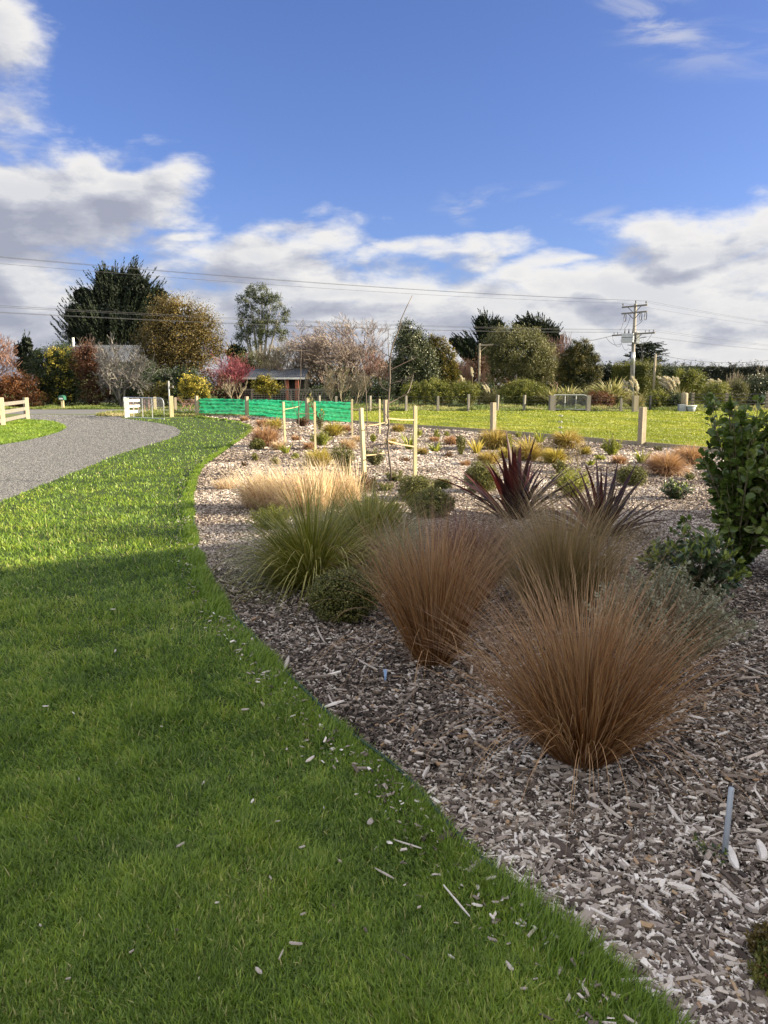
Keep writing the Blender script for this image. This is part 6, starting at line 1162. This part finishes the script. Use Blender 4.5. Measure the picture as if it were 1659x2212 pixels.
yy = G(845, 1046)[1]; strap(787, 921, 839, 911, yy, 'upper left webbing tie of the tall crooked young tree', S5[1]); strap(839, 904, 896, 907, yy, 'upper right webbing tie of the tall crooked young tree', S6[1], w=.022); strap(785, 955, 838, 948, yy, 'middle left webbing tie of the tall crooked young tree', S5[1]) if False else None
strap(788, 984, 838, 977, yy, 'lower left webbing tie of the tall crooked young tree', S5[1]); strap(839, 953, 896, 965, yy, 'lower right webbing tie of the tall crooked young tree', S6[1], w=.022)
# leaning shrub in front of the netting
leafshrub('leaning_shrub', 'tall two-stemmed leafy shrub leaning in front of the green netting', 'shrub', 692, 933, [(-.35, .1, 1.25), (-.32, -.1, 1.05), (-.38, 0, 1.15), (.05, 0, .75), (.12, 0, .65), (-.02, 0, .6), (-.28, 0, .9)], 'olive_leaf', .10, .045, 40, 49, stemr=.022, tips='lime_leaf', tipn=8)
x, y = 20.6, 7.0; t = thing('conifer_tree', 'narrow conifer outside the picture beyond the house on the right', 'tree', (x, y, 0)); mb = MB(); clumpy(mb, [(0, 0, 7.6, .5, .45, .7), (0.3, .3, 6.4, .8, .6, 1.0), (0, 0, 4.4, 1.2, 1.1, 2.2), (.2, .75, 7.2, .3, .25, .5)], 160, 60, .3, .12, .05, .5); mb.build('crown', M['cypress_leaf'], t)
mb = MB(); pipe(mb, [(0, 0, 0), (0, 0, 4), (0, 0, 7.8)], [.2, .14, .04], 8); mb.build('trunk', M['bark'], t)
# ---- loose wood pieces: big slivers in the mulch, pale chips on the lawn
def piece(x, y, L, W, H, az_, rn, name, label, cat, group, z=.03, tilt=0.0, m='chips', bendy=0.0):
    mb = MB(); n = 7; tt = np.linspace(-.5, .5, n); wv = W * (1 - (np.abs(tt) * 2) ** 3 * random.uniform(.4, .9)) * (1 + R.normal(0, .10, n)); yb = bendy * L * (tt * 2) ** 2; zz = tilt * L * tt
    V = []
    for i in range(n): V += [(L * tt[i], yb[i] - wv[i] / 2, zz[i]), (L * tt[i], yb[i] + wv[i] / 2, zz[i]), (L * tt[i], yb[i] + wv[i] * .35, zz[i] + H), (L * tt[i], yb[i] - wv[i] * .35, zz[i] + H * random.uniform(.7, 1.1))]
    Q = [(i * 4 + a, i * 4 + (a + 1) % 4, (i + 1) * 4 + (a + 1) % 4, (i + 1) * 4 + a) for i in range(n - 1) for a in range(4)] + [(3, 2, 1, 0), tuple((n - 1) * 4 + a for a in range(4))]
    V = np.array(V); c, s = cos(az_), sin(az_); V = np.column_stack([V[:, 0] * c - V[:, 1] * s, V[:, 0] * s + V[:, 1] * c, V[:, 2]]); mb.add(V, Q, rnd=rn); o = mb.build(name, M[m], None, False, (x, y, z)); return tag(o, label, cat, group)
def rank_labels(items, what, where):
    groups = {}
    for i, (u, v, s) in items.items(): groups.setdefault(where(u, v), []).append((-s, i))
    out = {}; names = ['largest', 'second largest', 'third largest', 'fourth largest', 'fifth largest', 'sixth largest', 'seventh largest', 'eighth largest', 'ninth largest', 'tenth largest', 'smallest', 'tiniest']
    for wh, l in groups.items():
        for r_, (s, i) in enumerate(sorted(l)): out[i] = (names[min(r_, 11)] + ' ' if len(l) > 1 else '') + what + ' ' + wh
    return out
def on_lawn(u, v):
    c = 'far left' if u < 260 else 'left half' if u < 560 else 'right half' if u < 800 else 'beside the edging'
    return 'lying %s of the lawn, %s' % ('at the bottom' if v > 2040 else 'low' if v > 1880 else 'across the middle' if v > 1720 else 'in the upper shade', c)
def on_mulch(u, v):
    if v > 2000: return 'near the bottom edge of the mulch'
    if v > 1640: return 'between the nearest tussock and the lawn edging' if u < 1300 else 'just below the nearest tussock' if u < 1480 else 'around the grey stick'
    return 'left of the nearest tussock' if u < 1000 else 'right of the nearest tussock'
BIG = [(1262, 1840, 1300, 1885, .014, .88, 'long pale splinter below the nearest tussock'), (1010, 1755, 1045, 1790, .012, .55, None), (1180, 1520, 1240, 1545, .016, .4, None), (1215, 1700, 1320, 1640, .018, .58, 'long grey split stick just right of the nearest tussock base'), (1480, 1560, 1520, 1572, .016, .93, 'pale curved chip right of the nearest tussock'), (1640, 1840, 1652, 1885, .026, .92, 'broad pale wood flake at the right edge near the stick'), (1572, 1852, 1590, 1905, .026, .94, 'broad white flake behind the foot of the grey stick'),
 (1490, 1700, 1560, 1760, .016, .6, 'long grey sliver pointing at the grey stick'), (1545, 1930, 1600, 1985, .02, .86, 'tan flake right of the seedling'), (1440, 1935, 1500, 1950, .026, .88, 'wide silvery flake left of the seedling'), (1240, 1880, 1190, 1830, .03, .35, None), (1010, 1910, 1050, 1870, .02, .7, None), (1235, 2035, 1285, 1985, .034, .66, 'chunky grey piece by the lawn edging'), (1300, 1760, 1340, 1790, .014, .8, None), (1350, 1690, 1380, 1722, .016, .72, None), (1110, 1640, 1160, 1600, .014, .62, None),
 (612, 1470, 624, 1430, .02, .8, 'upright-looking pale flake at the lawn edge beside the mulch'), (700, 1545, 742, 1530, .018, .9, 'white flake at the lawn edge above the narrow lawn'), (905, 1500, 870, 1535, .014, .5, None), (770, 1435, 815, 1465, .012, .75, None), (700, 1400, 680, 1362, .012, .72, None), (1440, 2100, 1500, 2118, .02, .55, None), (1560, 2130, 1600, 2150, .016, .94, None), (1330, 2080, 1370, 2110, .022, .8, None), (1400, 2020, 1450, 2040, .022, .62, None), (1600, 1450, 1655, 1475, .014, .8, None), (1545, 1480, 1590, 1470, .012, .6, None), (1420, 1610, 1470, 1640, .016, .4, None), (1600, 1660, 1650, 1645, .016, .96, None), (1080, 1700, 1040, 1670, .012, .7, None), (1470, 1800, 1440, 1760, .014, .9, None), (1390, 1850, 1380, 1800, .012, .45, None)]
BL = rank_labels({i: ((b_[0] + b_[2]) / 2, (b_[1] + b_[3]) / 2, math.hypot(b_[2] - b_[0], b_[3] - b_[1])) for i, b_ in enumerate(BIG) if b_[6] is None}, 'weathered wood sliver', on_mulch)
for i, (ua, va, ub, vb, w_, rn, l) in enumerate(BIG):
    a = np.array(G(ua, va)); b = np.array(G(ub, vb)); c = (a + b) / 2; L = np.linalg.norm(b - a)
    piece(c[0], c[1], L, w_ * 1.15, w_ * .35, atan2(b[1] - a[1], b[0] - a[0]), rn, 'wood_sliver', l or BL[i], 'wood chip', 'large wood slivers on the mulch', z=.040, tilt=R.normal(0, .04), bendy=R.normal(0, .03))
LC = [(166, 1838, 9), (391, 1852, 22), (440, 1715, 14), (546, 1755, 12), (172, 1706, 10), (252, 1672, 6), (300, 1920, 8), (653, 1857, 12), (670, 1662, 22), (530, 1552, 16), (495, 1366, 10), (577, 1468, 16), (712, 1620, 20), (767, 1672, 14), (640, 2070, 24), (608, 2095, 16), (286, 2088, 10), (150, 2148, 9), (720, 1985, 9), (830, 1915, 50), (880, 1850, 60), (985, 1975, 80), (995, 1940, 14), (1062, 2010, 14), (790, 2040, 20), (975, 2100, 14), (600, 1800, 14), (700, 1770, 8), (585, 1925, 12), (470, 1980, 8), (385, 2040, 8), (245, 1330, 10), (250, 1422, 14), (520, 1440, 8), (735, 1888, 10), (905, 1990, 10), (860, 2090, 60), (1100, 2120, 26), (1010, 2160, 12), (560, 2130, 20), (430, 2150, 12), (90, 2030, 8), (60, 1790, 8), (160, 1560, 7), (350, 1590, 7), (100, 1545, 12), (655, 2005, 12), (1130, 2170, 14), (940, 1860, 16), (1030, 1985, 20), (620, 1640, 10), (770, 1740, 10), (800, 1800, 30)]
CLB = rank_labels({i: (u, v, p_ + i * .01) for i, (u, v, p_) in enumerate(LC)}, 'pale chip', on_lawn)
for i, (u, v, px) in enumerate(LC):
    x, y = G(u, v); L = px * (1.1 if px > 40 else 1.05) * math.hypot(y, EYE) / F; thin = px > 40
    piece(x, y, L, .006 if thin else L * R.uniform(.18, .42), .004, R.uniform(0, 3.14) if not thin else R.uniform(1.8, 2.6), R.uniform(.68, .90) if i % 6 else .45, 'lawn_chip', CLB[i].replace('pale chip', 'thin pale stick') if thin else CLB[i], 'wood chip', 'pale chips and sticks on the lawn', z=.046, tilt=R.normal(0, .15))
